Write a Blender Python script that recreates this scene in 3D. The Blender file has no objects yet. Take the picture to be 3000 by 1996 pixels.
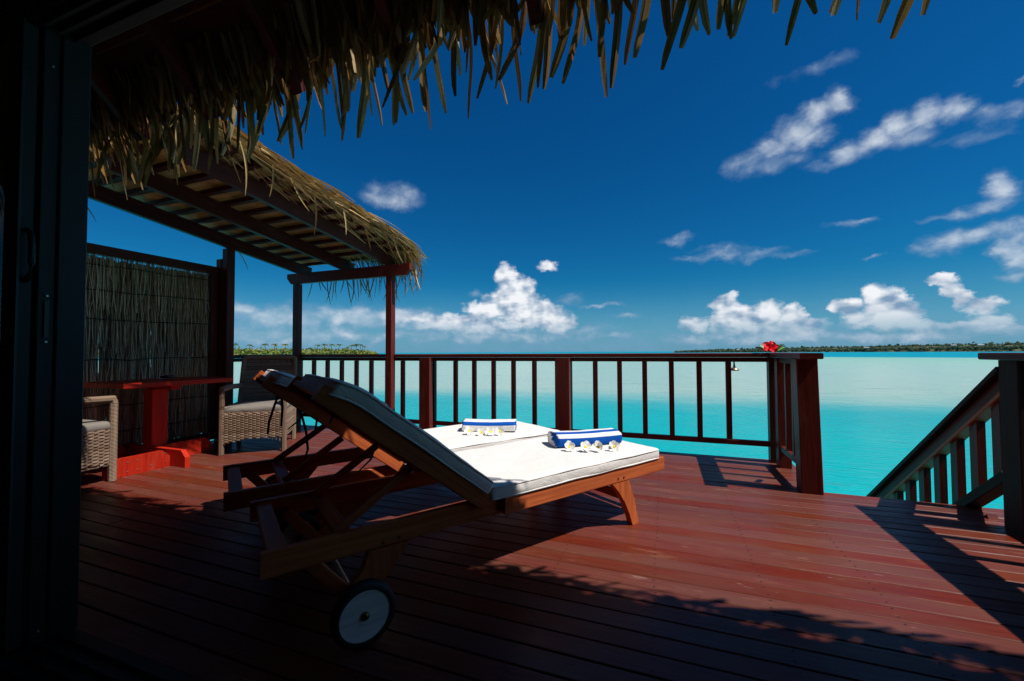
import bpy, bmesh, math, random
from mathutils import Vector, Matrix, noise as mnoise

random.seed(11)
R = math.radians
SC = bpy.context.scene
COL = SC.collection

# ------------------------------------------------------------------ camera
TH, PIT, ROLL, EYE = math.atan(1200 / 3250.0), math.atan(34 / 1200.0), 0.005, 1.04
fw = Vector((-math.sin(TH) * math.cos(PIT), math.cos(TH) * math.cos(PIT), math.sin(PIT)))
rt = Vector((math.cos(TH), math.sin(TH), 0))
up = rt.cross(fw)
rt, up = rt * math.cos(ROLL) - up * math.sin(ROLL), up * math.cos(ROLL) + rt * math.sin(ROLL)
cam = bpy.data.cameras.new('camera')
cam.sensor_width = 36.0
cam.lens = 1200 / 3000 * 36.0
cam.clip_start = 0.02
cam.clip_end = 60000
camo = bpy.data.objects.new('camera', cam)
COL.objects.link(camo)
camo.matrix_world = Matrix(((rt.x, up.x, -fw.x, 0), (rt.y, up.y, -fw.y, 0), (rt.z, up.z, -fw.z, EYE), (0, 0, 0, 1)))
SC.camera = camo

# ------------------------------------------------------------------ sun, sky, exposure
SUN = Vector((0.62, -0.05, 1.0)).normalized()
SUN_EL, SUN_AZ = math.asin(SUN.z), math.atan2(SUN.x, SUN.y)
sl = bpy.data.lights.new('sun', 'SUN')
sl.energy = 5.0
sl.angle = R(0.53)
sl.color = (1.0, 0.94, 0.86)
so = bpy.data.objects.new('sun', sl)
COL.objects.link(so)
so.rotation_euler = SUN.to_track_quat('Z', 'Y').to_euler()
so.location = (6, 0, 12)
SC.view_settings.view_transform = 'Standard'
SC.view_settings.look = 'None'
SC.view_settings.gamma = 1.0
SC.view_settings.exposure = 0.0
SC.view_settings.use_curve_mapping = False
SC.cycles.max_bounces = 6
SC.cycles.diffuse_bounces = 3
SC.cycles.glossy_bounces = 3
SC.cycles.transmission_bounces = 4

# clouds: (azimuth, elevation, half width, half height in degrees, weight)
HARD= [(-21.17, 10.61, 1.47, 1.77, 1), (-19.22, 9.0, 2.31, 1.31, 1), (-20.15, 7.2, 3.53, 1.56, 1), (-17.6, 5.37, 4.35, 1.81, 1), (-14.4, 4.13, 3.29, 1.21, 0.9), (-23.8, 5.82, 2.92, 1.2, 1), (-26.53, 4.43, 3.02, 0.84, 0.8), (-31.29, 4.57, 4.46, 0.77, 0.7), (-21.99, 3.58, 9.09, 0.85, 0.6), (3.86, 3.42, 1.9, 1.11, 0.95), (7.26, 5.99, 1.61, 1.18, 1), (8.36, 3.91, 2.65, 1.6, 1), (11.56, 4.43, 1.81, 1.34, 1), (14.12, 4.29, 1.23, 1.2, 1), (14.92, 3.05, 2.29, 0.89, 0.9), (10.77, 2.5, 4.86, 0.83, 0.8), (19.01, 4.8, 1.08, 0.94, 1), (21.93, 5.25, 1.5, 1.43, 1), (22.62, 3.58, 2.27, 1.33, 1), (20.51, 3.26, 2.09, 0.83, 0.9), (24.28, 2.52, 1.85, 0.69, 0.8), (26.47, 6.78, 0.96, 0.66, 1), (27.06, 5.26, 0.72, 1.23, 0.95), (28.79, 4.12, 1.12, 0.95, 0.8), (29.53, 2.72, 1.28, 0.78, 0.8), (27.9, 2.33, 2.32, 0.49, 0.7), (-15.25, 11.78, 1.69, 0.76, 0.8)]
SOFT= [(-4.72, 4.83, 1.68, 0.52, 0.8), (-36.51, 20.43, 3.8, 1.66, 0.95), (-34.8, 19.52, 1.97, 1.06, 0.7), (-37.92, 20.82, 1.69, 0.92, 0.7), (-11.97, 7.21, 2.02, 0.71, 0.5), (-25.31, 7.92, 1.33, 0.48, 0.6), (18.67, 25.23, 1.68, 1.41, 1.05), (16.93, 25.08, 1.91, 1.45, 1.05), (14.88, 24.07, 2.48, 1.59, 1.0), (16.08, 22.89, 2.4, 1.26, 0.95), (12.73, 22.87, 2.2, 1.49, 0.85), (10.01, 21.88, 2.68, 1.37, 0.8), (13.55, 21.33, 2.87, 1.15, 0.7), (8.6, 21.23, 1.85, 0.75, 0.6), (27.43, 21.96, 1.42, 1.14, 1.0), (25.54, 22.23, 1.63, 1.32, 1.05), (23.65, 21.82, 1.62, 1.3, 1.05), (21.97, 21.18, 1.84, 1.19, 0.95), (24.25, 20.64, 2.11, 1.0, 0.8), (19.66, 20.42, 2.17, 1.16, 0.85), (17.19, 19.79, 2.25, 0.69, 0.6), (29.44, 20.74, 1.65, 0.91, 0.75), (31.43, 20.51, 1.38, 0.81, 0.75), (28.6, 19.32, 2.29, 0.58, 0.5), (30.16, 14.37, 1.12, 1.32, 1.0), (29.23, 13.13, 1.5, 0.91, 0.85), (27.75, 12.93, 1.75, 0.62, 0.75), (25.89, 12.89, 1.57, 0.36, 0.55), (31.0, 8.73, 1.12, 1.72, 1.1), (30.43, 10.55, 1.66, 0.97, 0.9), (26.55, 10.18, 1.83, 1.22, 1.0), (25.22, 9.81, 1.46, 0.75, 0.8), (28.9, 10.31, 1.91, 0.85, 0.9), (19.5, 13.58, 2.04, 0.4, 0.75), (1.97, 14.2, 2.27, 0.59, 0.7), (7.95, 12.22, 2.77, 0.88, 0.75), (10.71, 11.53, 3.04, 0.66, 0.7), (4.51, 11.85, 3.9, 0.48, 0.6), (13.75, 10.99, 2.45, 0.39, 0.6), (6.02, 12.96, 2.41, 0.52, 0.55), (17.04, 29.1, 2.83, 0.76, 0.5), (19.05, 29.35, 1.52, 0.59, 0.5), (13.32, 29.26, 1.27, 0.47, 0.35), (31.38, 22.66, 0.33, 0.26, 0.7), (21.35, 9.71, 0.94, 0.22, 0.6), (30.58, 6.64, 1.05, 0.46, 0.7), (-53.58, 5.02, 3.08, 1.31, 0.87), (-50.04, 4.14, 6.83, 1.79, 0.9), (-42.17, 4.66, 8.84, 1.57, 0.96), (-35.05, 4.94, 6.42, 1.17, 1.0), (-30.4, 3.81, 7.81, 1.31, 1.0), (-47.19, 2.34, 10.46, 1.3, 0.8), (-36.73, 2.34, 9.3, 1.05, 0.72), (-49.09, 1.51, 1.9, 0.53, 0.87), (-42.15, 2.13, 2.12, 0.68, 0.87), (-8.14, 6.51, 3.45, 0.29, 0.8), (-7.03, 2.35, 5.07, 0.47, 0.72), (-22.0, 2.18, 13.22, 0.97, 0.8), (-13.51, 3.03, 6.48, 0.84, 0.72), (5.83, 1.56, 6.89, 0.87, 0.8), (13.14, 1.51, 8.36, 0.91, 0.84), (23.47, 1.33, 6.73, 0.88, 0.87), (29.2, 1.79, 3.35, 0.87, 0.8)]


class NT:
    """small helper for building node trees"""
    def __init__(self, tree):
        self.t = tree

    def n(self, kind, **kw):
        nd = self.t.nodes.new(kind)
        for k, v in kw.items():
            setattr(nd, k, v)
        return nd

    def l(self, a, b):
        self.t.links.new(a, b)

    def put(self, sock, v):
        if hasattr(v, 'is_output'):
            self.l(v, sock)
        else:
            sock.default_value = v

    def m(self, op, a, b=None, c=None, clamp=False):
        nd = self.n('ShaderNodeMath', operation=op)
        nd.use_clamp = clamp
        self.put(nd.inputs[0], a)
        if b is not None:
            self.put(nd.inputs[1], b)
        if c is not None:
            self.put(nd.inputs[2], c)
        return nd.outputs[0]

    def vm(self, op, a, b=None, out=0):
        nd = self.n('ShaderNodeVectorMath', operation=op)
        self.put(nd.inputs[0], a)
        if b is not None:
            self.put(nd.inputs[1], b)
        return nd.outputs[out]

    def mix(self, f, a, b, blend='MIX'):
        nd = self.n('ShaderNodeMix', data_type='RGBA', blend_type=blend)
        self.put(nd.inputs[0], f)
        self.put(nd.inputs[6], a)
        self.put(nd.inputs[7], b)
        return nd.outputs[2]

    def ss(self, x, lo, hi, a=0.0, b=1.0, kind='SMOOTHSTEP'):
        nd = self.n('ShaderNodeMapRange', interpolation_type=kind)
        self.put(nd.inputs[0], x)
        nd.inputs[1].default_value, nd.inputs[2].default_value = lo, hi
        nd.inputs[3].default_value, nd.inputs[4].default_value = a, b
        return nd.outputs[0]

    def noise(self, vec, scale=1.0, detail=4.0, rough=0.5, out=0, dist=0.0):
        nd = self.n('ShaderNodeTexNoise')
        if vec is not None:
            self.l(vec, nd.inputs['Vector'])
        nd.inputs['Scale'].default_value = scale
        nd.inputs['Detail'].default_value = detail
        nd.inputs['Roughness'].default_value = rough
        nd.inputs['Distortion'].default_value = dist
        return nd.outputs[out]

    def ramp(self, f, stops):
        nd = self.n('ShaderNodeValToRGB')
        cr = nd.color_ramp
        while len(cr.elements) < len(stops):
            cr.elements.new(0.5)
        for e, (p, c) in zip(cr.elements, stops):
            e.position = p
            e.color = (*c, 1)
        self.put(nd.inputs[0], f)
        return nd.outputs[0]


def build_world():
    w = bpy.data.worlds.new('World')
    SC.world = w
    w.use_nodes = True
    w.node_tree.nodes.clear()
    T = NT(w.node_tree)
    sky = T.n('ShaderNodeTexSky', sky_type='NISHITA')
    sky.sun_disc = False
    sky.sun_elevation = SUN_EL
    sky.sun_rotation = SUN_AZ
    sky.air_density = 1.0
    sky.dust_density = 0.4
    sky.ozone_density = 3.0
    tc = T.n('ShaderNodeTexCoord')
    sx = T.n('ShaderNodeSeparateXYZ')
    T.l(tc.outputs['Generated'], sx.inputs[0])
    az = T.m('MULTIPLY', T.m('ARCTAN2', sx.outputs[0], sx.outputs[1]), 57.29578)
    el = T.m('MULTIPLY', T.m('ARCSINE', sx.outputs[2]), 57.29578)
    # deep polarised blue: the whole sky goes through one grade
    hs = T.n('ShaderNodeHueSaturation')
    hs.inputs['Saturation'].default_value = SKY_SAT
    hs.inputs['Value'].default_value = SKY_VAL
    T.l(sky.outputs[0], hs.inputs['Color'])
    gm = T.n('ShaderNodeGamma')
    gm.inputs[1].default_value = SKY_GAM
    T.l(hs.outputs[0], gm.inputs[0])
    base = T.mix(1.0, gm.outputs[0], (*SKY_TINT, 1), 'MULTIPLY')
    # clouds
    cv = T.n('ShaderNodeCombineXYZ')
    T.l(az, cv.inputs[0])
    T.l(el, cv.inputs[1])
    p = cv.outputs[0]

    def field(pp, blobs, wamp, wscale, detail):
        wn = T.noise(T.vm('MULTIPLY', pp, (wscale * 0.8, wscale, 1)), 1.0, detail, 0.6, out=1)
        q = T.vm('ADD', pp, T.vm('MULTIPLY', T.vm('SUBTRACT', wn, (0.5, 0.5, 0.5)), (wamp * 1.3, wamp, 0)))
        acc = None
        for a, e, ra, re, s in blobs:
            d = T.vm('MULTIPLY', T.vm('SUBTRACT', q, (a, e, 0)), (0.82 / ra, 0.82 / re, 0))
            dd = T.vm('DOT_PRODUCT', d, d, out=1)
            v = T.m('MULTIPLY_ADD', dd, -0.9 * s, s)
            acc = v if acc is None else T.m('SMOOTH_MAX', acc, v, 0.18)
        return acc, wn

    fh, wh = field(p, HARD, 2.9, 0.50, 6.0)
    fs, ws = field(p, SOFT, 3.0, 0.36, 5.0)
    fb = T.noise(T.vm('MULTIPLY', p, (0.55, 0.8, 1)), 1.0, 5.0, 0.64)
    fb2 = T.noise(T.vm('MULTIPLY', p, (0.34, 0.46, 1)), 1.0, 5.0, 0.56, dist=0.25)
    ah = T.ss(T.m('MULTIPLY_ADD', T.m('SUBTRACT', fb, 0.5), 1.1, fh), -0.02, 0.72)
    as_ = T.ss(T.m('MULTIPLY_ADD', T.m('SUBTRACT', fb2, 0.5), 1.25, fs), 0.0, 1.55)
    # relief: same noise looked up a little towards the sun (up and to the right)
    fba = T.noise(T.vm('MULTIPLY', p, (0.42, 0.6, 1)), 1.0, 2.5, 0.5)
    fbs = T.noise(T.vm('MULTIPLY', T.vm('ADD', p, (0.45, 0.9, 0)), (0.42, 0.6, 1)), 1.0, 2.5, 0.5)
    rel = T.m('MULTIPLY_ADD', T.m('SUBTRACT', fba, fbs), 2.8, 0.72, clamp=True)
    low = T.ss(el, 0.5, 6.5)
    rel = T.m('MULTIPLY', rel, T.m('MULTIPLY_ADD', low, 0.45, 0.55))
    dens = T.ss(fh, 0.15, 0.9)
    rel = T.m('MULTIPLY', rel, T.m('MULTIPLY_ADD', dens, 0.25, 0.8), clamp=True)
    k = 1.0 / WSTR
    ch = T.mix(rel, (0.22 * k, 0.34 * k, 0.50 * k, 1), (0.92 * k, 0.94 * k, 0.97 * k, 1))
    cs = T.mix(T.ss(as_, 0.1, 1.0), (0.22 * k, 0.34 * k, 0.52 * k, 1), (0.74 * k, 0.80 * k, 0.86 * k, 1))
    # pale haze low over the sea
    hz = T.ss(el, 0.0, 11.0, 1.0, 0.0)
    hz = T.m('MULTIPLY', T.m('POWER', hz, 1.5), T.m('MULTIPLY_ADD', fb2, 0.45, 0.42))
    base = T.mix(hz, base, (0.20 * k, 0.37 * k, 0.60 * k, 1))
    c = T.mix(T.m('MULTIPLY', as_, 0.92), base, cs)
    c = T.mix(T.m('MULTIPLY', ah, T.ss(el, 0.8, 5.0, 0.30, 0.97)), c, ch)
    # unseen broken cloud added outside the view as white fill for shaded surfaces
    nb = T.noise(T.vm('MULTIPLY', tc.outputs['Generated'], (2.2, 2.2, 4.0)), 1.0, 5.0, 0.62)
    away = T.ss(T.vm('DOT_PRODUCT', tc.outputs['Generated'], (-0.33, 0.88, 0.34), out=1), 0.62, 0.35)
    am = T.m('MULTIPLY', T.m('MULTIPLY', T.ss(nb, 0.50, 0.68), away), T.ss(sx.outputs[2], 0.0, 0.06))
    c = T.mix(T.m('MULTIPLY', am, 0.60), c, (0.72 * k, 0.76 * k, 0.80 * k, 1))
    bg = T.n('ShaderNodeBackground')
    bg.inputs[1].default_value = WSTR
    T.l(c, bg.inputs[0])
    out = T.n('ShaderNodeOutputWorld')
    T.l(bg.outputs[0], out.inputs[0])
    w.cycles.sampling_method = 'NONE'
    w.cycles.sample_map_resolution = 256


WSTR = 0.07
SKY_SAT, SKY_VAL, SKY_GAM, SKY_TINT = 1.35, 1.0, 1.0, (0.09, 0.74, 0.98)
build_world()


# ------------------------------------------------------------------ materials
def new_mat(name):
    m = bpy.data.materials.new(name)
    m.use_nodes = True
    m.node_tree.nodes.clear()
    T = NT(m.node_tree)
    bs = T.n('ShaderNodeBsdfPrincipled')
    out = T.n('ShaderNodeOutputMaterial')
    T.l(bs.outputs[0], out.inputs[0])
    return m, T, bs, out


def plain(name, col, rough=0.5, metal=0.0, nscale=18.0, var=0.25, bump=0.0, spec=0.5):
    m, T, bs, out = new_mat(name)
    tc = T.n('ShaderNodeTexCoord')
    f = T.noise(tc.outputs['Object'], nscale, 5, 0.6)
    c = T.mix(f, (*[v * (1 - var) for v in col], 1), (*[min(1, v * (1 + var)) for v in col], 1))
    T.l(c, bs.inputs['Base Color'])
    bs.inputs['Roughness'].default_value = rough
    bs.inputs['Metallic'].default_value = metal
    bs.inputs['Specular IOR Level'].default_value = spec
    if bump:
        b = T.n('ShaderNodeBump')
        b.inputs['Strength'].default_value = bump
        b.inputs['Distance'].default_value = 0.01
        T.l(T.noise(tc.outputs['Object'], nscale * 3, 4, 0.6), b.inputs['Height'])
        T.l(b.outputs[0], bs.inputs['Normal'])
    return m


def wood(name, c1, c2, rough=0.45, worn=None, wornamt=0.3, gs=45.0, bump=0.25, spec=0.14):
    """grain along the piece (UV u runs along its length)"""
    m, T, bs, out = new_mat(name)
    uv = T.n('ShaderNodeUVMap')
    oi = T.n('ShaderNodeObjectInfo')
    rnd = oi.outputs['Random']
    off = T.n('ShaderNodeCombineXYZ')
    T.l(T.m('MULTIPLY', rnd, 37.0), off.inputs[0])
    T.l(T.m('MULTIPLY', rnd, 91.0), off.inputs[2])
    v = T.vm('ADD', uv.outputs[0], off.outputs[0])
    g = T.noise(T.vm('MULTIPLY', v, (2.5, gs, 1)), 1.0, 4, 0.62, dist=0.5)
    big = T.noise(T.vm('MULTIPLY', v, (1.6, 6, 1)), 1.0, 2, 0.6)
    c = T.mix(T.ss(g, 0.3, 0.7), (*c1, 1), (*c2, 1))
    val = T.m('MULTIPLY_ADD', T.m('ADD', rnd, big), 0.35, 0.65)
    hv = T.n('ShaderNodeHueSaturation')
    T.l(val, hv.inputs['Value'])
    T.l(c, hv.inputs['Color'])
    c = hv.outputs[0]
    if worn:
        wn = T.noise(T.vm('MULTIPLY', v, (3.0, 14, 1)), 1.0, 4, 0.7)
        c = T.mix(T.m('MULTIPLY', T.ss(wn, 0.52, 0.72), wornamt), c, (*worn, 1))
    T.l(c, bs.inputs['Base Color'])
    T.l(T.ss(g, 0.2, 0.8, rough - 0.08, rough + 0.12), bs.inputs['Roughness'])
    bs.inputs['Specular IOR Level'].default_value = spec
    b = T.n('ShaderNodeBump')
    b.inputs['Strength'].default_value = bump
    b.inputs['Distance'].default_value = 0.004
    T.l(g, b.inputs['Height'])
    T.l(b.outputs[0], bs.inputs['Normal'])
    return m


def deck_mat():
    m, T, bs, out = new_mat('deck_stain')
    geo = T.n('ShaderNodeNewGeometry')
    oi = T.n('ShaderNodeObjectInfo')
    rnd = oi.outputs['Random']
    off = T.n('ShaderNodeCombineXYZ')
    T.l(T.m('MULTIPLY', rnd, 53.0), off.inputs[0])
    T.l(T.m('MULTIPLY', rnd, 29.0), off.inputs[2])
    p = T.vm('ADD', geo.outputs['Position'], off.outputs[0])
    g = T.noise(T.vm('MULTIPLY', p, (2.2, 70, 1)), 1.0, 3, 0.65)
    patch = T.noise(T.vm('MULTIPLY', p, (1.5, 5, 1)), 1.0, 4, 0.66)
    worn = T.noise(T.vm('MULTIPLY', p, (2.6, 11, 1)), 1.0, 5, 0.74)
    c = T.mix(T.ss(g, 0.25, 0.75), (0.112, 0.0165, 0.0088, 1), (0.165, 0.0265, 0.0125, 1))
    c = T.mix(T.m('MULTIPLY', T.ss(patch, 0.36, 0.62), 0.85), c, (0.138, 0.038, 0.020, 1))
    c = T.mix(T.m('MULTIPLY', T.ss(worn, 0.57, 0.72), 0.65), c, (0.235, 0.100, 0.060, 1))
    # thin bright scuffs and dropped flecks
    sc = T.noise(T.vm('MULTIPLY', p, (7, 60, 1)), 1.0, 3, 0.6)
    c = T.mix(T.m('MULTIPLY', T.ss(sc, 0.71, 0.78), 0.65), c, (0.52, 0.42, 0.38, 1))
    dk = T.noise(T.vm('MULTIPLY', p, (9, 14, 1)), 1.0, 2, 0.5)
    c = T.mix(T.m('MULTIPLY', T.ss(dk, 0.73, 0.78), 0.6), c, (0.06, 0.015, 0.012, 1))
    hv = T.n('ShaderNodeHueSaturation')
    T.l(T.m('MULTIPLY_ADD', rnd, 0.22, 0.92), hv.inputs['Value'])
    T.l(T.m('MULTIPLY_ADD', T.m('FRACT', T.m('MULTIPLY', rnd, 7.3)), 0.22, 0.86), hv.inputs['Saturation'])
    T.l(c, hv.inputs['Color'])
    T.l(hv.outputs[0], bs.inputs['Base Color'])
    T.l(T.ss(worn, 0.3, 0.7, 0.30, 0.52), bs.inputs['Roughness'])
    bs.inputs['Specular IOR Level'].default_value = 0.22
    b = T.n('ShaderNodeBump')
    b.inputs['Strength'].default_value = 0.35
    b.inputs['Distance'].default_value = 0.003
    T.l(T.m('ADD', g, T.m('MULTIPLY', worn, 0.6)), b.inputs['Height'])
    T.l(b.outputs[0], bs.inputs['Normal'])
    return m


def leaf_mat(name, stops, rough=0.6, transl=0.25, scale=9.0):
    """dry leaves: colour differs from strand to strand"""
    m, T, bs, out = new_mat(name)
    oi = T.n('ShaderNodeObjectInfo')
    at = T.n('ShaderNodeAttribute')
    at.attribute_name = 'tone'
    uv = T.n('ShaderNodeUVMap')
    tc = T.n('ShaderNodeTexCoord')
    r = T.m('FRACT', T.m('ADD', T.m('MULTIPLY', oi.outputs['Random'], 5.7), at.outputs['Fac']))
    c = T.ramp(r, stops)
    st = T.noise(T.vm('MULTIPLY', uv.outputs[0], (3, 90, 1)), 1.0, 3, 0.6)
    sp = T.noise(tc.outputs['Object'], scale, 5, 0.7)
    hv = T.n('ShaderNodeHueSaturation')
    T.l(T.m('ADD', T.m('MULTIPLY', T.ss(st, 0.3, 0.7, 0.35, 1.1), 1.0), T.m('MULTIPLY', sp, 0.55)), hv.inputs['Value'])
    T.l(c, hv.inputs['Color'])
    T.l(hv.outputs[0], bs.inputs['Base Color'])
    bs.inputs['Roughness'].default_value = rough
    bs.inputs['Specular IOR Level'].default_value = 0.3
    tr = T.n('ShaderNodeBsdfTranslucent')
    T.l(hv.outputs[0], tr.inputs[0])
    mx = T.n('ShaderNodeMixShader')
    mx.inputs[0].default_value = transl
    T.l(bs.outputs[0], mx.inputs[1])
    T.l(tr.outputs[0], mx.inputs[2])
    T.l(mx.outputs[0], out.inputs[0])
    return m


def fabric(name, col, rough=0.9, weave=700.0, crease=0.5, transl=0.0):
    m, T, bs, out = new_mat(name)
    tc = T.n('ShaderNodeTexCoord')
    o = tc.outputs['Object']
    big = T.noise(o, 5.0, 5, 0.55)
    fine = T.noise(o, weave, 2, 0.5)
    c = T.mix(T.m('MULTIPLY_ADD', fine, 0.4, T.m('MULTIPLY', big, 0.6)), (*[v * 0.86 for v in col], 1), (*[min(0.95, v * 1.07) for v in col], 1))
    T.l(c, bs.inputs['Base Color'])
    bs.inputs['Roughness'].default_value = rough
    bs.inputs['Specular IOR Level'].default_value = 0.15
    b = T.n('ShaderNodeBump')
    b.inputs['Strength'].default_value = crease
    b.inputs['Distance'].default_value = 0.012
    cr = T.noise(T.vm('MULTIPLY', o, (6, 9, 9)), 1.0, 5, 0.6, dist=0.8)
    T.l(T.m('ADD', cr, T.m('MULTIPLY', fine, 0.06)), b.inputs['Height'])
    T.l(b.outputs[0], bs.inputs['Normal'])
    return m


def sea_mat():
    m, T, bs, out = new_mat('lagoon_water')
    geo = T.n('ShaderNodeNewGeometry')
    p = geo.outputs['Position']
    s = T.n('ShaderNodeSeparateXYZ')
    T.l(p, s.inputs[0])
    n1 = T.noise(T.vm('MULTIPLY', p, (0.05, 0.09, 1)), 1.0, 5, 0.6)
    n2 = T.noise(T.vm('MULTIPLY', p, (0.35, 1.1, 1)), 1.0, 4, 0.6)
    # sand bank: the lagoon floor rises about thirty metres out
    d = T.m('ADD', T.m('SUBTRACT', s.outputs[1], T.m('MULTIPLY_ADD', s.outputs[0], 0.12, 27.5)),
            T.m('ADD', T.m('MULTIPLY', T.m('SUBTRACT', n1, 0.5), 16.0), T.m('MULTIPLY', T.m('SUBTRACT', n2, 0.5), 5.0)))
    bank = T.ss(d, -6.0, 7.5)
    dist = T.vm('LENGTH', p, out=1)
    deep = T.ss(T.m('ADD', dist, T.m('MULTIPLY', T.m('SUBTRACT', T.noise(T.vm('MULTIPLY', p, (0.01, 0.01, 1)), 1.0, 3), 0.5), 50)), 215, 262)
    farm = T.ss(dist, 45, 220)
    sand = T.mix(n2, (0.30, 0.51, 0.43, 1), (0.46, 0.61, 0.52, 1))
    sand = T.mix(T.m('MULTIPLY', farm, 0.55), sand, (0.13, 0.42, 0.36, 1))
    near = T.mix(n1, (0.0, 0.33, 0.37, 1), (0.0, 0.48, 0.48, 1))
    c = T.mix(bank, near, sand)
    c = T.mix(deep, c, (0.0, 0.27, 0.38, 1))
    # ripple shading painted into the water colour as darker noise streaks
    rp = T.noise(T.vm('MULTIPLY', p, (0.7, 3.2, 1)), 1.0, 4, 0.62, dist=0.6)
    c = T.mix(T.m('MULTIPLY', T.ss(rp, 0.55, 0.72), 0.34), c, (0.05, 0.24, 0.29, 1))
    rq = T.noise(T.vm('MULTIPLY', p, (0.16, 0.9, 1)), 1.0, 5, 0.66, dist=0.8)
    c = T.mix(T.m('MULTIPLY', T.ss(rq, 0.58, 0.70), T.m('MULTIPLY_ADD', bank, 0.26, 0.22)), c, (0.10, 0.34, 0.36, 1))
    T.l(c, bs.inputs['Base Color'])
    T.l(T.ss(dist, 15, 260, 0.12, 0.55), bs.inputs['Roughness'])
    bs.inputs['IOR'].default_value = 1.33
    bs.inputs['Specular IOR Level'].default_value = 0.10
    b = T.n('ShaderNodeBump')
    b.inputs['Strength'].default_value = 0.9
    b.inputs['Distance'].default_value = 0.12
    w1 = T.noise(T.vm('MULTIPLY', p, (0.9, 2.6, 1)), 1.0, 5, 0.6, dist=0.4)
    T.l(w1, b.inputs['Height'])
    T.l(b.outputs[0], bs.inputs['Normal'])
    return m


def glass_mat():
    m, T, bs, out = new_mat('door_glass')
    bs.inputs['Base Color'].default_value = (0.9, 0.95, 0.95, 1)
    bs.inputs['Roughness'].default_value = 0.02
    bs.inputs['Transmission Weight'].default_value = 1.0
    bs.inputs['IOR'].default_value = 1.45
    return m


M = {}
M['deck'] = deck_mat()
M['sea'] = sea_mat()
M['glass'] = glass_mat()
M['red'] = wood('red_stained_timber', (0.105, 0.016, 0.012), (0.150, 0.026, 0.018), 0.42, (0.26, 0.10, 0.08), 0.25)
M['dred'] = wood('dark_red_timber', (0.060, 0.014, 0.011), (0.095, 0.022, 0.016), 0.45, (0.20, 0.11, 0.10), 0.25)
M['bright'] = wood('bright_red_paint', (0.42, 0.018, 0.008), (0.54, 0.030, 0.011), 0.38, (0.55, 0.14, 0.08), 0.15, bump=0.12)
M['brown'] = wood('weathered_brown_timber', (0.030, 0.017, 0.013), (0.055, 0.030, 0.023), 0.65, (0.10, 0.08, 0.07), 0.25)
M['teak'] = wood('oiled_teak', (0.38, 0.082, 0.027), (0.54, 0.140, 0.045), 0.40, (0.20, 0.048, 0.018), 0.35, gs=60)
M['hub'] = wood('pale_painted_wheel', (0.62, 0.60, 0.60), (0.80, 0.78, 0.77), 0.55, (0.45, 0.42, 0.40), 0.3)
M['rubber'] = plain('black_rubber', (0.012, 0.012, 0.013), 0.6)
M['brass'] = plain('dull_brass', (0.20, 0.13, 0.05), 0.4, 1.0)
M['steel'] = plain('galvanised_bolt', (0.45, 0.44, 0.42), 0.45, 1.0)
M['alu'] = plain('dark_grey_aluminium', (0.020, 0.021, 0.023), 0.5, 0.0, 60, 0.1, 0, 0.25)
M['black'] = plain('black_plastic', (0.010, 0.010, 0.011), 0.45)
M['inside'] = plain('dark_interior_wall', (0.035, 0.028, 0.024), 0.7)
M['canvas'] = fabric('off_white_canvas', (0.80, 0.775, 0.745), 0.9, 700, 0.8)
M['greycush'] = fabric('taupe_cushion_cloth', (0.23, 0.205, 0.18), 0.9, 500, 0.6)
M['ribbon'] = fabric('dark_tie_ribbon', (0.035, 0.032, 0.034), 0.85, 400, 0.2)
M['twhite'] = fabric('white_terry', (0.84, 0.84, 0.84), 0.95, 420, 0.8)
M['tblue'] = fabric('blue_terry', (0.003, 0.085, 0.44), 0.95, 420, 0.8)
M['wicker'] = leaf_mat('woven_rattan', [(0.0, (0.17, 0.105, 0.068)), (0.35, (0.33, 0.23, 0.16)), (0.7, (0.22, 0.145, 0.095)), (1.0, (0.42, 0.31, 0.22))], 0.55, 0.0, 30)
M['thatch'] = leaf_mat('dry_palm_thatch', [(0.0, (0.17, 0.075, 0.020)), (0.3, (0.36, 0.195, 0.058)), (0.55, (0.26, 0.155, 0.042)), (0.8, (0.52, 0.330, 0.125)), (1.0, (0.70, 0.52, 0.27))], 0.36, 0.22, 7)
M['straw'] = leaf_mat('sunbleached_palm_thatch', [(0.0, (0.20, 0.11, 0.035)), (0.3, (0.52, 0.34, 0.13)), (0.6, (0.40, 0.265, 0.095)), (0.85, (0.66, 0.46, 0.20)), (1.0, (0.74, 0.57, 0.30))], 0.55, 0.15, 7)
M['brush'] = leaf_mat('brushwood', [(0.0, (0.22, 0.13, 0.07)), (0.4, (0.58, 0.41, 0.26)), (0.8, (0.72, 0.55, 0.37)), (1.0, (0.38, 0.24, 0.13))], 0.8, 0.0, 12)
M['under'] = leaf_mat('woven_palm_underside', [(0.0, (0.50, 0.40, 0.22)), (0.5, (0.60, 0.46, 0.26)), (1.0, (0.42, 0.41, 0.25))], 0.7, 0.5, 14)
M['foliage'] = leaf_mat('island_foliage', [(0.0, (0.09, 0.15, 0.02)), (0.4, (0.17, 0.24, 0.03)), (0.7, (0.25, 0.27, 0.04)), (0.88, (0.34, 0.27, 0.06)), (1.0, (0.12, 0.18, 0.03))], 0.6, 0.2, 0.15)
M['farwood'] = leaf_mat('far_shore_foliage', [(0.0, (0.070, 0.115, 0.070)), (0.5, (0.078, 0.125, 0.070)), (0.85, (0.088, 0.135, 0.072)), (1.0, (0.072, 0.115, 0.070))], 0.8, 0.45, 0.03)  # distance haze mixed into the leaf colour as bluish, low-contrast green
M['earth'] = plain('shore_ground', (0.09, 0.10, 0.045), 0.9, 0, 0.05, 0.4)
M['bark'] = plain('palm_bark', (0.12, 0.10, 0.08), 0.9, 0, 6, 0.3)
M['whitewall'] = plain('white_house_wall', (0.5, 0.5, 0.48), 0.8, 0, 0.4, 0.1)
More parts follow.
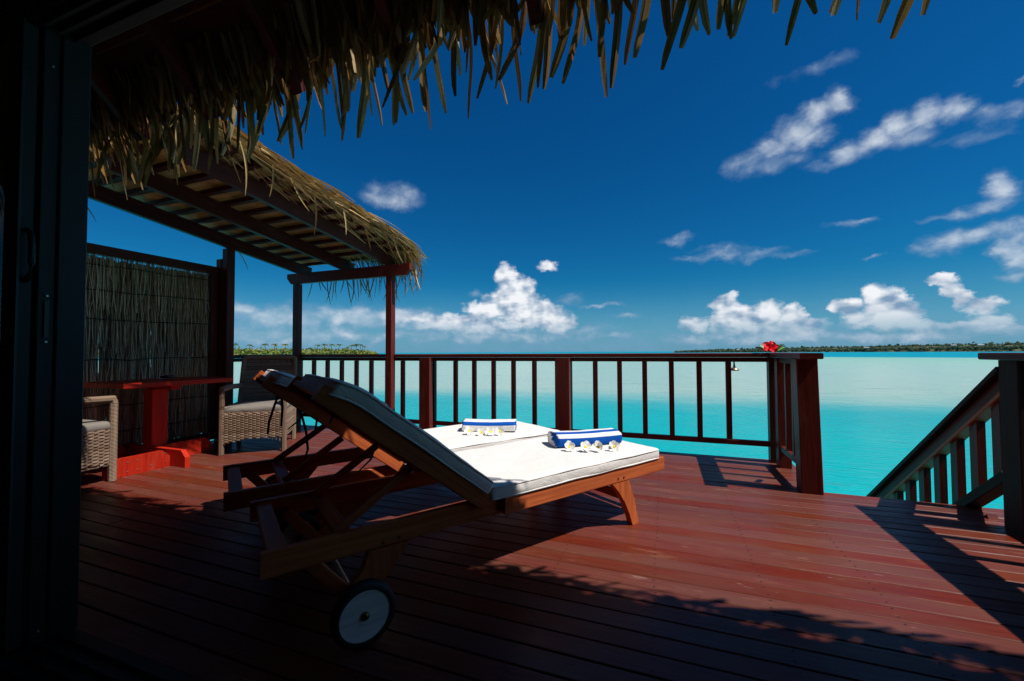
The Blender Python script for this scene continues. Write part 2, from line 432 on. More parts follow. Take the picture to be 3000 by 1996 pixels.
M['petal'] = plain('white_petal', (0.86, 0.85, 0.80), 0.6, 0, 60, 0.06)
M['pollen'] = plain('yellow_flower_throat', (0.80, 0.66, 0.04), 0.6, 0, 60, 0.1)
M['hibiscus'] = plain('red_hibiscus_petal', (0.75, 0.004, 0.022), 0.55, 0, 40, 0.2, 0.2, 0.15)
M['stamen'] = plain('pale_red_stamen', (0.80, 0.22, 0.14), 0.5)
M['green'] = plain('fresh_green_leaf', (0.24, 0.42, 0.03), 0.45, 0, 30, 0.4)
M['bronze'] = plain('bronze_fitting', (0.34, 0.25, 0.16), 0.4, 0.9)
M['rope'] = plain('black_binding_cord', (0.012, 0.011, 0.010), 0.8)


# ------------------------------------------------------------------ mesh building
class B:
    def __init__(self):
        self.v, self.f, self.uv, self.mi, self.tone = [], [], [], [], []
        self.t = 0.0

    def face(self, idx, uv=None, mi=0):
        self.f.append(tuple(idx))
        self.uv.append(uv or [(0.0, 0.0)] * len(idx))
        self.mi.append(mi)
        self.tone.append(self.t)

    def bar(self, p0, p1, w, h, ch=0.004, upv=(0, 0, 1), mi=0, w1=None, h1=None):
        p0, p1 = Vector(p0), Vector(p1)
        d = (p1 - p0)
        L = d.length
        d.normalize()
        s = d.cross(Vector(upv))
        if s.length < 1e-5:
            s = d.cross(Vector((0, 1, 0)))
        s.normalize()
        hh = s.cross(d)
        w1, h1 = w1 or w, h1 or h
        o = random.random() * 5
        k = len(self.v)

        def ring(p, W, H):
            a, b, c = W / 2, H / 2, min(ch, W * 0.3, H * 0.3)
            pts = [(-a + c, -b), (a - c, -b), (a, -b + c), (a, b - c), (a - c, b), (-a + c, b), (-a, b - c), (-a, -b + c)]
            for x, y in pts:
                self.v.append(p + s * x + hh * y)
            return pts
        c2 = min(ch, w * 0.3)
        pts = ring(p0, w, h)
        ring(p1, w1, h1)
        per = 0.0
        for i in range(8):
            j = (i + 1) % 8
            ln = math.dist(pts[i], pts[j])
            self.face((k + i, k + j, k + 8 + j, k + 8 + i), [(0, o + per), (0, o + per + ln), (L, o + per + ln), (L, o + per)], mi)
            per += ln
        self.face([k + i for i in range(7, -1, -1)], [(o + pts[i][0] * 0.1, o + pts[i][1]) for i in range(7, -1, -1)], mi)
        self.face([k + 8 + i for i in range(8)], [(o + pts[i][0] * 0.1, o + pts[i][1]) for i in range(8)], mi)
        return self

    def box(self, x0, x1, y0, y1, z0, z1, ch=0.004, mi=0):
        """axis aligned, grain along the longest side"""
        dx, dy, dz = x1 - x0, y1 - y0, z1 - z0
        cx, cy, cz = (x0 + x1) / 2, (y0 + y1) / 2, (z0 + z1) / 2
        if dx >= dy and dx >= dz:
            return self.bar((x0, cy, cz), (x1, cy, cz), dy, dz, ch, (0, 0, 1), mi)
        if dy >= dz:
            return self.bar((cx, y0, cz), (cx, y1, cz), dx, dz, ch, (0, 0, 1), mi)
        return self.bar((cx, cy, z0), (cx, cy, z1), dx, dy, ch, (0, 1, 0), mi)

    def prism(self, pts, a, ax0, ax1, mi=0):
        """polygon pts in the plane of two axes, extruded along axis a ('x','y','z')"""
        k, n = len(self.v), len(pts)
        o = random.random() * 5
        for q in (ax0, ax1):
            for s, t in pts:
                self.v.append(Vector({'x': (q, s, t), 'y': (s, q, t), 'z': (s, t, q)}[a]))
        for i in range(n):
            j = (i + 1) % n
            self.face((k + i, k + j, k + n + j, k + n + i), [(o + pts[i][1], 0), (o + pts[j][1], 0), (o + pts[j][1], 0.04), (o + pts[i][1], 0.04)], mi)
        self.face([k + i for i in range(n - 1, -1, -1)], [(o + pts[i][1], pts[i][0]) for i in range(n - 1, -1, -1)], mi)
        self.face([k + n + i for i in range(n)], [(o + pts[i][1], pts[i][0]) for i in range(n)], mi)
        return self

    def tube(self, path, r, n=6, mi=0, flat=1.0, nrm=None, caps=True):
        path = [Vector(p) for p in path]
        rs = r if isinstance(r, (list, tuple)) else [r] * len(path)
        k0 = len(self.v)
        L = 0.0
        ls = []
        for i, p in enumerate(path):
            if i:
                L += (p - path[i - 1]).length
            ls.append(L)
            d = (path[min(i + 1, len(path) - 1)] - path[max(i - 1, 0)]).normalized()
            if nrm is not None:
                a = Vector(nrm)
                a = (a - d * a.dot(d)).normalized()
            else:
                ref = Vector((0, 0, 1)) if abs(d.z) < 0.9 else Vector((1, 0, 0))
                a = ref.cross(d).normalized()
            b = d.cross(a)
            for j in range(n):
                t = 2 * math.pi * (j + 0.5) / n
                self.v.append(p + a * math.cos(t) * rs[i] * flat + b * math.sin(t) * rs[i])
        for i in range(len(path) - 1):
            for j in range(n):
                j2 = (j + 1) % n
                self.face((k0 + i * n + j, k0 + i * n + j2, k0 + (i + 1) * n + j2, k0 + (i + 1) * n + j),
                          [(ls[i], j / n), (ls[i], (j + 1) / n), (ls[i + 1], (j + 1) / n), (ls[i + 1], j / n)], mi)
        if caps:
            self.face([k0 + j for j in range(n - 1, -1, -1)], None, mi)
            e = k0 + (len(path) - 1) * n
            self.face([e + j for j in range(n)], None, mi)
        return self

    def lathe(self, prof, n=24, c=(0, 0, 0), axis='z', mi=0, mis=None):
        k0 = len(self.v)
        c = Vector(c)
        for (r, h) in prof:
            for j in range(n):
                t = 2 * math.pi * j / n
                a, b = r * math.cos(t), r * math.sin(t)
                self.v.append(c + Vector({'z': (a, b, h), 'y': (a, h, b), 'x': (h, a, b)}[axis]))
        for i in range(len(prof) - 1):
            for j in range(n):
                j2 = (j + 1) % n
                q = (k0 + i * n + j, k0 + i * n + j2, k0 + (i + 1) * n + j2, k0 + (i + 1) * n + j)
                uvs = [(prof[i][0] * math.cos(6.283 * jj / n), prof[i][0] * math.sin(6.283 * jj / n)) for jj in (j, j + 1)] + \
                      [(prof[i + 1][0] * math.cos(6.283 * jj / n), prof[i + 1][0] * math.sin(6.283 * jj / n)) for jj in (j + 1, j)]
                self.face(q if axis != 'y' else q[::-1], uvs if axis != 'y' else uvs[::-1], mis[i] if mis else mi)
        return self

    def ribbon(self, path, widths, side, mi=0, fold=0.0):
        """strip through path, lying across side; fold lifts its middle"""
        k = len(self.v)
        n = len(path)
        L = 0.0
        ls = [0.0]
        for i in range(1, n):
            L += (Vector(path[i]) - Vector(path[i - 1])).length
            ls.append(L)
        for i, p in enumerate(path):
            p = Vector(p)
            d = (Vector(path[min(i + 1, n - 1)]) - Vector(path[max(i - 1, 0)])).normalized()
            s = Vector(side)
            s = (s - d * s.dot(d)).normalized()
            nn = s.cross(d)
            self.v += [p - s * widths[i] / 2, p + nn * fold * widths[i], p + s * widths[i] / 2]
        for i in range(n - 1):
            for j in (0, 1):
                a = k + i * 3 + j
                self.face((a, a + 1, a + 4, a + 3), [(ls[i], j * 0.02), (ls[i], j * 0.02 + 0.02), (ls[i + 1], j * 0.02 + 0.02), (ls[i + 1], j * 0.02)], mi)
        return self

    def mesh(self, name, mats, smooth=False):
        me = bpy.data.meshes.new(name)
        me.from_pydata([tuple(p) for p in self.v], [], self.f)
        uvl = me.uv_layers.new(name='UVMap')
        flat = []
        for u in self.uv:
            for a, b in u:
                flat += [a, b]
        uvl.data.foreach_set('uv', flat)
        for m in (mats if isinstance(mats, (list, tuple)) else [mats]):
            me.materials.append(M[m] if isinstance(m, str) else m)
        me.polygons.foreach_set('material_index', self.mi)
        at = me.attributes.new('tone', 'FLOAT', 'FACE')
        at.data.foreach_set('value', self.tone)
        if smooth:
            me.polygons.foreach_set('use_smooth', [True] * len(me.polygons))
        me.update()
        return me

    def build(self, name, mats, parent=None, loc=(0, 0, 0), rot=(0, 0, 0), smooth=False):
        return add(name, self.mesh(name, mats, smooth), parent, loc, rot)


def add(name, me, parent=None, loc=(0, 0, 0), rot=(0, 0, 0), scale=None):
    o = bpy.data.objects.new(name, me)
    COL.objects.link(o)
    o.parent = parent
    o.location = loc
    o.rotation_euler = rot
    if scale:
        o.scale = scale
    return o


def empty(name, loc=(0, 0, 0), rz=0.0, parent=None):
    o = bpy.data.objects.new(name, None)
    COL.objects.link(o)
    o.empty_display_size = 0.1
    o.location = loc
    o.rotation_euler = (0, 0, rz)
    o.parent = parent
    return o


def tag(o, label=None, cat=None, group=None, kind=None):
    if label:
        o['label'] = label
    if cat:
        o['category'] = cat
    if group:
        o['group'] = group
    if kind:
        o['kind'] = kind
    return o


def copy_tree(o, parent=None):
    c = o.copy()
    COL.objects.link(c)
    c.parent = parent
    for ch in list(o.children):
        copy_tree(ch, c)
    return c


def rbox(lx, ly, lz, r, nx, ny, nz, puff=0.0, nz_amp=0.0, seed=0.0, freq=4.0):
    """soft rounded box as (verts, faces), centred"""
    def cuts(n):
        return [math.copysign(1 - (1 - abs(t)) ** 1.7, t) for t in [-1 + 2 * i / n for i in range(n + 1)]]
    bm = bmesh.new()
    vid = {}
    X, Y, Z = cuts(nx), cuts(ny), cuts(nz)

    def vert(i, j, k):
        key = (i, j, k)
        if key not in vid:
            p = Vector((X[i] * lx / 2, Y[j] * ly / 2, Z[k] * lz / 2))
            c = Vector((max(-lx / 2 + r, min(lx / 2 - r, p.x)), max(-ly / 2 + r, min(ly / 2 - r, p.y)), max(-lz / 2 + r, min(lz / 2 - r, p.z))))
            d = p - c
            if d.length > 1e-6:
                p = c + d.normalized() * r
            if puff:
                p.z += math.copysign(puff, p.z) * (1 - X[i] ** 4) * (1 - Y[j] ** 4) if abs(p.z) > lz * 0.2 else 0
            if nz_amp:
                p += mnoise.noise_vector((p + Vector((seed, seed * 2, 0))) * freq) * nz_amp
                p += mnoise.noise_vector((p + Vector((seed, 3, 0))) * freq * 3.1) * nz_amp * 0.35
            vid[key] = bm.verts.new(p)
        return vid[key]
    for j in range(ny):
        for i in range(nx):
            bm.faces.new((vert(i, j, 0), vert(i, j + 1, 0), vert(i + 1, j + 1, 0), vert(i + 1, j, 0)))
            bm.faces.new((vert(i, j, nz), vert(i + 1, j, nz), vert(i + 1, j + 1, nz), vert(i, j + 1, nz)))
    for k in range(nz):
        for i in range(nx):
            bm.faces.new((vert(i, 0, k), vert(i + 1, 0, k), vert(i + 1, 0, k + 1), vert(i, 0, k + 1)))
            bm.faces.new((vert(i, ny, k), vert(i, ny, k + 1), vert(i + 1, ny, k + 1), vert(i + 1, ny, k)))
        for j in range(ny):
            bm.faces.new((vert(0, j, k), vert(0, j, k + 1), vert(0, j + 1, k + 1), vert(0, j + 1, k)))
            bm.faces.new((vert(nx, j, k), vert(nx, j + 1, k), vert(nx, j + 1, k + 1), vert(nx, j, k + 1)))
    return bm


def bm_mesh(bm, name, mats, smooth=True):
    me = bpy.data.meshes.new(name)
    bm.to_mesh(me)
    bm.free()
    for m in (mats if isinstance(mats, (list, tuple)) else [mats]):
        me.materials.append(M[m])
    if smooth:
        me.polygons.foreach_set('use_smooth', [True] * len(me.polygons))
    return me


def wloc(o):
    p = Vector((0, 0, 0))
    while o is not None:
        p += o.location
        o = o.parent
    return p


def part(b, name, mats, parent, smooth=False):
    """b holds world coordinates; the object sits under parent (unrotated chain)"""
    q = wloc(parent)
    b.v = [Vector(p) - q for p in b.v]
    return b.build(name, mats, parent, smooth=smooth)


# ------------------------------------------------------------------ sea and far shores
b = B()
b.v = [Vector(p) for p in ((-30000, -30000, -2), (30000, -30000, -2), (30000, 30000, -2), (-30000, 30000, -2))]
b.face((0, 1, 2, 3))
tag(b.build('sea', 'sea'), 'shallow turquoise lagoon with a pale sand bank', 'water', kind='structure')


def polar(az, d, z=0.0):
    return Vector((math.sin(R(az)) * d, math.cos(R(az)) * d, z))


def mound(name, az0, az1, d0, d1, hf, mat, label, cat):
    b = B()
    na, nd = 60, 7
    for i in range(na + 1):
        az = az0 + (az1 - az0) * i / na
        for j in range(nd + 1):
            t = j / nd
            h = hf(az) * math.sin(math.pi * min(1, t * 1.15)) ** 0.7 if 0 < t < 0.87 else -0.6
            h += 0.12 * hf(az) * mnoise.noise(Vector((az * 1.3, t * 4, 3)))
            b.v.append(polar(az, d0 + (d1 - d0) * t, -2 + h))
    for i in range(na):
        for j in range(nd):
            k = i * (nd + 1) + j
            b.face((k, k + nd + 1, k + nd + 2, k + 1))
    return tag(b.build(name, mat, smooth=True), label, cat, kind='structure')


def clump_mass(name, n, az0, az1, d0, d1, top, size, mat, label):
    """foliage seen from afar: leaf-clump faces filling a low volume"""
    b = B()
    rnd = random.Random(5)
    for _ in range(n):
        az = rnd.uniform(az0, az1)
        t = rnd.random() ** 1.3
        d = d0 + (d1 - d0) * t
        crown = top(az) * (0.80 + 0.34 * mnoise.noise(Vector((az * 4.5, d * 0.01, 0))) + 0.16 * mnoise.noise(Vector((az * 17, d * 0.05, 7))))
        lo = crown * 0.12
        z = -2 + lo + (crown - lo) * (rnd.random() ** 0.55) * (0.45 + 0.55 * t if t < 0.4 else 1)
        p = polar(az, d, z)
        s = size * rnd.uniform(0.5, 1.25)
        nrm = Vector((rnd.uniform(-1, 1), rnd.uniform(-1, 1), rnd.uniform(-0.1, 1))).normalized()
        a = nrm.orthogonal().normalized()
        c = nrm.cross(a)
        k = len(b.v)
        b.t = rnd.random()
        m = rnd.choice((5, 6))
        ctr = p + nrm * s * 0.35
        b.v.append(ctr)
        for i in range(m):
            an = 6.283 * i / m + rnd.random() * 0.5
            b.v.append(p + (a * math.cos(an) + c * math.sin(an)) * s * rnd.uniform(0.6, 1.1))
        for i in range(m):
            b.face((k, k + 1 + i, k + 1 + (i + 1) % m))
    return tag(b.build(name, mat), label, 'foliage', kind='stuff')


def h_left(az):
    return max(0.3, 2.0 * min(1, (-37.6 - az) / 4)) if az < -37.6 else 0.3


def t_left(az):
    u = max(0.0, min(1.0, (-38.3 - az) / 3.2))
    return 2.0 + 9.5 * u ** 0.7


mound('island_ground', -78, -37.6, 560, 720, h_left, 'earth', 'low green island ground behind the left part of the railing', 'island')
clump_mass('island_scrub', 5200, -77, -38.4, 566, 690, t_left, 1.7, 'foliage', 'sunlit green scrub covering the low island at left')


def h_right(az):
    u = max(0.0, min(1.0, (az - 1.0) / 30))
    return 1.0 + 10.5 * u ** 0.6


def t_right(az):
    u = max(0.0, min(1.0, (az - 1.2) / 30))
    return 1.5 + 15.5 * u ** 0.55


mound('far_shore', 1.0, 60, 1000, 1320, h_right, 'earth', 'long low wooded shore across the lagoon at right', 'shore')
clump_mass('far_wood', 15000, 1.4, 48, 1004, 1260, t_right, 2.8, 'farwood', 'dark green woodland covering the far shore at right')

# coconut palms standing out of the island scrub
palm_t = B()
palm_t.tube([(0, 0, 0), (0.25, 0, 3), (0.35, 0.1, 6), (0.3, 0.2, 8.6)], [0.28, 0.2, 0.17, 0.14], 6)
palm_tm = palm_t.mesh('trunk', 'bark', True)
palm_cm = []
for v in range(3):
    b = B()
    rr = random.Random(40 + v)
    for i in range(15):
        an = 6.283 * i / 15 + rr.uniform(-0.2, 0.2)
        el = rr.uniform(-0.1, 0.9)
        ln = rr.uniform(2.6, 3.6)
        b.t = rr.uniform(0.2, 0.95)
        path, ws = [], []
        for q in range(6):
            t = q / 5
            r_ = ln * t * math.cos(el * (1 - 0.4 * t))
            z = ln * t * math.sin(el) - 1.7 * t * t
            path.append((0.3 + r_ * math.cos(an), 0.2 + r_ * math.sin(an), 8.5 + z))
            ws.append(0.95 * (1 - 0.75 * abs(t - 0.35)) * (1 if q < 5 else 0.3))
        b.ribbon(path, ws, (-math.sin(an), math.cos(an), 0), fold=0.25)
    palm_cm.append(b.mesh('crown', 'foliage'))
spots = [(-76, 600), (-72, 585), (-68, 600), (-63, 590), (-59, 600), (-54.3, 590), (-52.9, 600), (-51.3, 588), (-50.4, 604), (-49.2, 592), (-48.6, 606), (-47.8, 590), (-46.6, 600), (-45.6, 592),
         (-44.9, 602), (-44.0, 590), (-43.2, 598), (-42.6, 606), (-42.1, 592), (-41.6, 600), (-41.1, 594), (-40.6, 602), (-40.1, 590)]
place = ['behind the screen', 'behind the screen', 'behind the screen', 'behind the screen', 'behind the screen',
         'just right of the brushwood screen post', 'second palm right of the screen post', 'third palm right of the screen post', 'fourth palm right of the screen post',
         'tall palm above the chair back', 'palm right of the tallest above the chair', 'palm over the right part of the chair back', 'palm just left of the dark pergola post', 'palm hidden partly by the dark pergola post',
         'first palm right of the dark pergola post', 'second palm right of the dark pergola post', 'third palm right of the dark pergola post', 'palm left of the island\'s high crown', 'palm in the middle of the high crown',
         'palm on the right of the high crown', 'third palm from the right tip', 'second palm from the right tip', 'palm nearest the island\'s right tip']
for i, ((az, d), pl) in enumerate(zip(spots, place)):
    if az < -56:
        continue
    o = empty('palm_tree', polar(az, d, -1.5), random.uniform(0, 6.28))
    s = random.choice((1.0, 1.2, 1.3, 1.5, 1.6))
    o.scale = (s, s, s)
    tag(o, 'coconut palm on the low island, ' + pl, 'palm tree', 'palms on the low island')
    add('trunk', palm_tm, o)
    add('crown', palm_cm[i % 3], o)

# white houses on the far shore
for az, d, z, w, lb in [(8.6, 1010, 4.0, 7, 'tiny white house on the far shore left of the hibiscus'), (12.6, 1012, 5.5, 9, 'tiny white house on the far shore right behind the hibiscus'),
                        (20.6, 1008, 6.5, 12, 'low white house on the far shore just right of the stair newel'), (26.9, 1006, 9.5, 10, 'left of two white roofs on the wooded far shore'), (28.6, 1006, 9.5, 11, 'right of two white roofs on the wooded far shore')]:
    h = empty('house', polar(az, d, -2 + z), -R(az))
    h.scale = (0.6, 0.6, 0.6)
    tag(h, lb, 'house', 'houses on the far shore')
    B().box(-w / 2, w / 2, -2, 3, 0, 2.4, 0.02).build('wall', 'whitewall', h)
    B().prism([(-2.4, 2.41), (3.4, 2.41), (0.5, 4.0)], 'x', -w / 2 - 0.5, w / 2 + 0.5).build('roof', 'whitewall', h)

# ------------------------------------------------------------------ deck
b = B()
for i in range(17):
    x = -5.0 + 0.45 * i
    b.box(x - 0.03, x + 0.03, 0.80, 4.46 if x < 1.0 else 3.58, -0.20, -0.032)
b.box(-5.1, 1.06, 4.50, 4.535, -0.22, -0.034)
b.box(1.10, 2.12, 3.61, 3.645, -0.22, -0.034)
b.box(1.062, 1.098, 3.66, 4.535, -0.22, -0.034)
for x in (-4.6, -1.8, 0.9):
    for y in (1.2, 4.2):
        b.box(x - 0.1, x + 0.1, y - 0.1, y + 0.1, -3.5, -0.21)
deck = b.build('deck', 'brown')
tag(deck, 'red-brown stained timber deck over the lagoon', 'deck', kind='structure')
PW, PITCH = 0.0974, 0.1017
row = 0
y = 0.906
while y < 4.52:
    y0, y1 = y, y + PW
    xe = 1.10 if y0 > 3.56 else 2.12
    cuts = [-5.1]
    joint = -5.0 + 0.45 * random.choice((3, 4, 5, 7, 8, 9, 10, 11))
    for jx in (joint, joint + 0.45 * random.choice((6, 8, 9, 10))):
        if -4.6 < jx < xe - 0.5 and random.random() < 0.22:
            cuts.append(jx)
    cuts.append(xe)
    for a, c in zip(cuts[:-1], cuts[1:]):
        ex = random.uniform(-0.004, 0.004)
        pb = B().bar((a + 0.0018, (y0 + y1) / 2 + random.uniform(-.0008, .0008), -0.016 + random.uniform(-.0012, .0008)),
                     (c - 0.0018 + (ex if c == xe else 0), (y0 + y1) / 2 + random.uniform(-.0008, .0008), -0.016 + random.uniform(-.0012, .0008)), PW, 0.031, 0.0035)
        part(pb, 'plank', 'deck', deck)
    y += PITCH
    row += 1

b = B()
sr = random.Random(9)
yk = 0.906
while yk < 4.52:
    for i in range(17):
        x = -5.0 + 0.45 * i
        if x < -4.9 or (x > 1.0 and yk > 3.5):
            continue
        for q in (0.022, 0.076):
            k = len(b.v)
            cx, cy = x + sr.uniform(-.006, .006), yk + q + sr.uniform(-.003, .003)
            for a in range(6):
                b.v.append(Vector((cx + 0.0042 * math.cos(a * 1.047), cy + 0.0042 * math.sin(a * 1.047), 0.0012)))
            b.face([k + a for a in range(6)])
    yk += PITCH
tag(part(b, 'deck_screws', 'rope', deck), kind='stuff')

# ------------------------------------------------------------------ far railing
rail = empty('deck_railing', (-2.0, 4.47, 0))
tag(rail, 'dark red timber railing along the water side with a short return to the stair', 'railing')
b = B()
part(b.box(-5.10, -1.92, 4.40, 4.54, 0.980, 1.022, 0.006), 'cap_rail', 'red', rail)
b = B()
part(b.box(-1.917, 0.915, 4.402, 4.538, 0.980, 1.021, 0.006), 'cap_rail', 'red', rail)
b = B()
part(b.box(0.918, 1.062, 3.48, 4.545, 0.979, 1.023, 0.006), 'cap_rail', 'red', rail)
part(B().box(-5.08, 0.93, 4.447, 4.493, 0.935, 0.978), 'upper_rail', 'dred', rail)
part(B().box(-5.08, 0.93, 4.446, 4.494, 0.142, 0.190), 'bottom_rail', 'red', rail)
part(B().box(0.965, 1.012, 3.70, 4.26, 0.935, 0.977), 'upper_rail', 'dred', rail)
part(B().box(0.962, 1.015, 3.70, 4.26, 0.150, 0.196), 'bottom_rail', 'red', rail)
for x0, x1, y0, y1 in [(-2.84, -2.69, 4.36, 4.445), (-1.115, -0.955, 4.36, 4.445), (-5.09, -4.98, 4.40, 4.52)]:
    part(B().bar(((x0 + x1) / 2, (y0 + y1) / 2, -0.2), ((x0 + x1) / 2, (y0 + y1) / 2, 0.978), x1 - x0, y1 - y0, 0.005, (0, 1, 0)), 'post', 'red', rail)
for x0, x1 in [(-2.80, -2.70), (-1.06, -0.96)]:
    part(B().bar(((x0 + x1) / 2, 4.525, -0.4), ((x0 + x1) / 2, 4.525, 0.975), x1 - x0, 0.058, 0.004, (0, 1, 0)), 'post', 'dred', rail)
part(B().bar((0.972, 4.475, -0.4), (0.972, 4.475, 0.978), 0.10, 0.10, 0.005, (0, 1, 0)), 'post', 'dred', rail)
part(B().bar((1.0, 4.31, -0.2), (1.0, 4.31, 0.978), 0.10, 0.10, 0.005, (0, 1, 0)), 'post', 'red', rail)
part(B().bar((1.006, 3.632, -0.2), (0.985, 3.632, 0.979), 0.135, 0.135, 0.006, (0, 1, 0)), 'newel_post', 'red', rail)
bal = B().bar((0, 0, 0.191), (0, 0, 0.934), 0.048, 0.044, 0.003, (0, 1, 0)).mesh('baluster', 'red')
for x in [-4.885, -4.635, -4.39, -4.14, -3.89, -3.645, -3.39, -3.15, -2.387, -2.135, -1.883, -1.633, -1.38, -0.693, -0.438, -0.185, 0.073, 0.33, 0.589]:
    add('baluster', bal, rail, (x + 2.0, 0.0, 0))
bal2 = B().bar((0, 0, 0.197), (0, 0, 0.934), 0.044, 0.044, 0.003, (0, 1, 0)).mesh('baluster', 'red')
for yy in (4.09, 3.89):
    add('baluster', bal2, rail, (0.989 + 2.0, yy - 4.47, 0))
# the same rail carries on along the left side up to the screen
part(B().box(-5.095, -4.965, 3.50, 4.396, 0.980, 1.0215, 0.006), 'cap_rail', 'dred', rail)
part(B().box(-5.05, -5.01, 3.50, 4.398, 0.935, 0.977), 'upper_rail', 'dred', rail)
part(B().box(-5.052, -5.008, 3.50, 4.398, 0.142, 0.190), 'bottom_rail', 'dred', rail)
for yy in (3.74, 3.97, 4.2):
    add('baluster', bal, rail, (-5.03 + 2.0, yy - 4.47, 0))

# ------------------------------------------------------------------ stair railing at right
st = empty('stair_railing', (1.93, 3.21, 0))
tag(st, 'dark weathered railing with newel post sloping down the steps at right', 'railing')
part(B().bar((1.931, 3.214, -0.2), (1.931, 3.214, 0.978), 0.138, 0.146, 0.006, (0, 1, 0)), 'newel_post', 'brown', st)
part(B().box(1.815, 2.05, 1.05, 3.36, 0.980, 1.022, 0.006), 'cap_rail', 'dred', st)
part(B().box(1.91, 1.955, 1.05, 3.138, 0.935, 0.978), 'upper_rail', 'dred', st)
part(B().box(1.908, 1.957, 1.05, 3.138, 0.142, 0.190), 'bottom_rail', 'dred', st)
for k in range(8):
    add('baluster', bal, st, (0.0, 2.97 - 0.254 * k - 3.21, 0))
SLOPE = -0.765


def hz(yy, top):
    return top + SLOPE * (yy - 3.244)


sd = Vector((0, 1, SLOPE)).normalized()
part(B().bar((1.915, 3.292, hz(3.292, 0.962)), (1.915, 5.75, hz(5.75, 0.962)), 0.115, 0.034, 0.004), 'handrail', 'brown', st)
part(B().bar((1.915, 3.292, hz(3.292, 0.885)), (1.915, 5.70, hz(5.70, 0.885)), 0.05, 0.085, 0.004), 'upper_rail', 'red', st)
part(B().bar((1.915, 3.292, hz(3.292, 0.825)), (1.915, 5.70, hz(5.70, 0.825)), 0.075, 0.024, 0.003), 'rail_shoe', 'teak', st)
part(B().bar((1.915, 3.292, hz(3.292, 0.335)), (1.915, 5.70, hz(5.70, 0.335)), 0.085, 0.060, 0.004), 'bottom_rail', 'brown', st)
sb = B()
zt, zb = hz(3.38, 0.80), hz(3.38, 0.385)
hw = 0.035
k = [(-hw, hz(3.38 - hw, 0.385)), (hw, hz(3.38 + hw, 0.385)), (hw, hz(3.38 + hw, 0.805)), (-hw, hz(3.38 - hw, 0.805))]
sb.prism(k, 'x', -0.022, 0.022)
sbm = sb.mesh('baluster', 'red')
for i in range(12):
    yy = 3.375 + 0.2 * i
    add('baluster', sbm, st, (1.915 - 1.93, yy - 3.21, SLOPE * (yy - 3.38)))
part(B().bar((1.035, 3.80, hz(3.80, 0.93)), (1.035, 3.72, hz(3.72, 0.93)), 0.03, 0.03), 'rail_stub', 'brown', st)

stair = empty('steps', (1.5, 3.66, -0.2))
tag(stair, 'timber steps leading down from the deck edge to the water', 'steps')
for x in (1.885,):
    part(B().bar((x, 3.36, hz(3.36, 0.005) + 0.03), (x, 5.9, hz(5.9, 0.005) + 0.03), 0.048, 0.20, 0.004), 'stringer', 'red', stair)
part(B().bar((1.125, 3.66, hz(3.66, -0.02)), (1.125, 5.9, hz(5.9, -0.02)), 0.048, 0.20, 0.004), 'stringer', 'red', stair)
for i in range(9):
    yy, zz = 3.80 + 0.25 * i, -0.19 * (i + 1)
    part(B().box(1.155, 1.855, yy - 0.13, yy + 0.13, zz - 0.035, zz, 0.004), 'tread', 'deck', stair)

# ------------------------------------------------------------------ brushwood screen
sc = empty('privacy_screen', (-5.03, 2.2, 0))
tag(sc, 'framed brushwood privacy screen behind the red table', 'screen')
SX, SY0, SY1 = -5.03, 0.95, 3.36
part(B().box(SX - 0.045, SX + 0.045, SY0, SY1, 1.985, 2.075), 'top_frame', 'dred', sc)
part(B().box(SX - 0.045, SX + 0.045, SY0, SY1, 0.03, 0.11), 'bottom_frame', 'dred', sc)
part(B().bar((SX, SY1 - 0.04, 0.112), (SX, SY1 - 0.04, 1.983), 0.09, 0.075, 0.004, (0, 1, 0)), 'side_frame', 'dred', sc)
part(B().bar((SX, SY0 + 0.04, 0.112), (SX, SY0 + 0.04, 1.983), 0.09, 0.075, 0.004, (0, 1, 0)), 'side_frame', 'dred', sc)
part(B().bar((SX + 0.05, 3.395, -0.2), (SX + 0.05, 3.395, 2.17), 0.09, 0.068, 0.004, (0, 1, 0)), 'post', 'dred', sc)
rr = random.Random(3)
b = B()
tiers = [(0.10, 0.78), (0.62, 1.18), (1.02, 1.62), (1.44, 2.01)]
for ti, (z0, z1) in enumerate(tiers):
    for i in range(600):
        yy = rr.uniform(SY0 + 0.06, SY1 - 0.09)
        xx = SX + rr.uniform(-0.034, 0.026) + (0.004 * ti)
        zz0, zz1 = z0 + rr.uniform(-0.05, 0.12), z1 + rr.uniform(-0.10, 0.015)
        path = []
        dy = rr.gauss(0, 0.018)
        for q in range(5):
            t = q / 4
            path.append((xx + rr.gauss(0, 0.003), yy + dy * t + rr.gauss(0, 0.006), zz0 + (zz1 - zz0) * t))
        b.t = rr.random()
        r0 = rr.uniform(0.0024, 0.0058)
        b.tube(path, [r0, r0, r0 * 0.9, r0 * 0.8, r0 * 0.4], 3, caps=False)
yy = SY0 + 0.06
while yy < SY1 - 0.09:      # inner layer of the mat
    w_ = rr.uniform(0.006, 0.013)
    x_ = SX - 0.030 + rr.uniform(-0.012, 0.012)
    b.t = rr.random()
    b.tube([(x_, yy, 0.10 + rr.uniform(0, .02)), (x_, yy + rr.gauss(0, .006), 1.0), (x_, yy + rr.gauss(0, .006), 1.975 + rr.uniform(-0.03, .01))], w_ * 0.75, 4, caps=False)
    yy += w_ * 0.55
o = part(b, 'brushwood', 'brush', sc)
tag(o, kind='stuff')
for z in (1.90, 1.66, 1.38, 1.0, 0.55, 0.30):
    pth = [(SX + 0.034, SY0 + 0.06 + (SY1 - SY0 - 0.15) * t / 12, z + rr.gauss(0, 0.006) - 0.012 * math.sin(math.pi * t / 12)) for t in range(13)]
    part(B().tube(pth, 0.0045, 5), 'binding_wire', 'rope', sc, True)

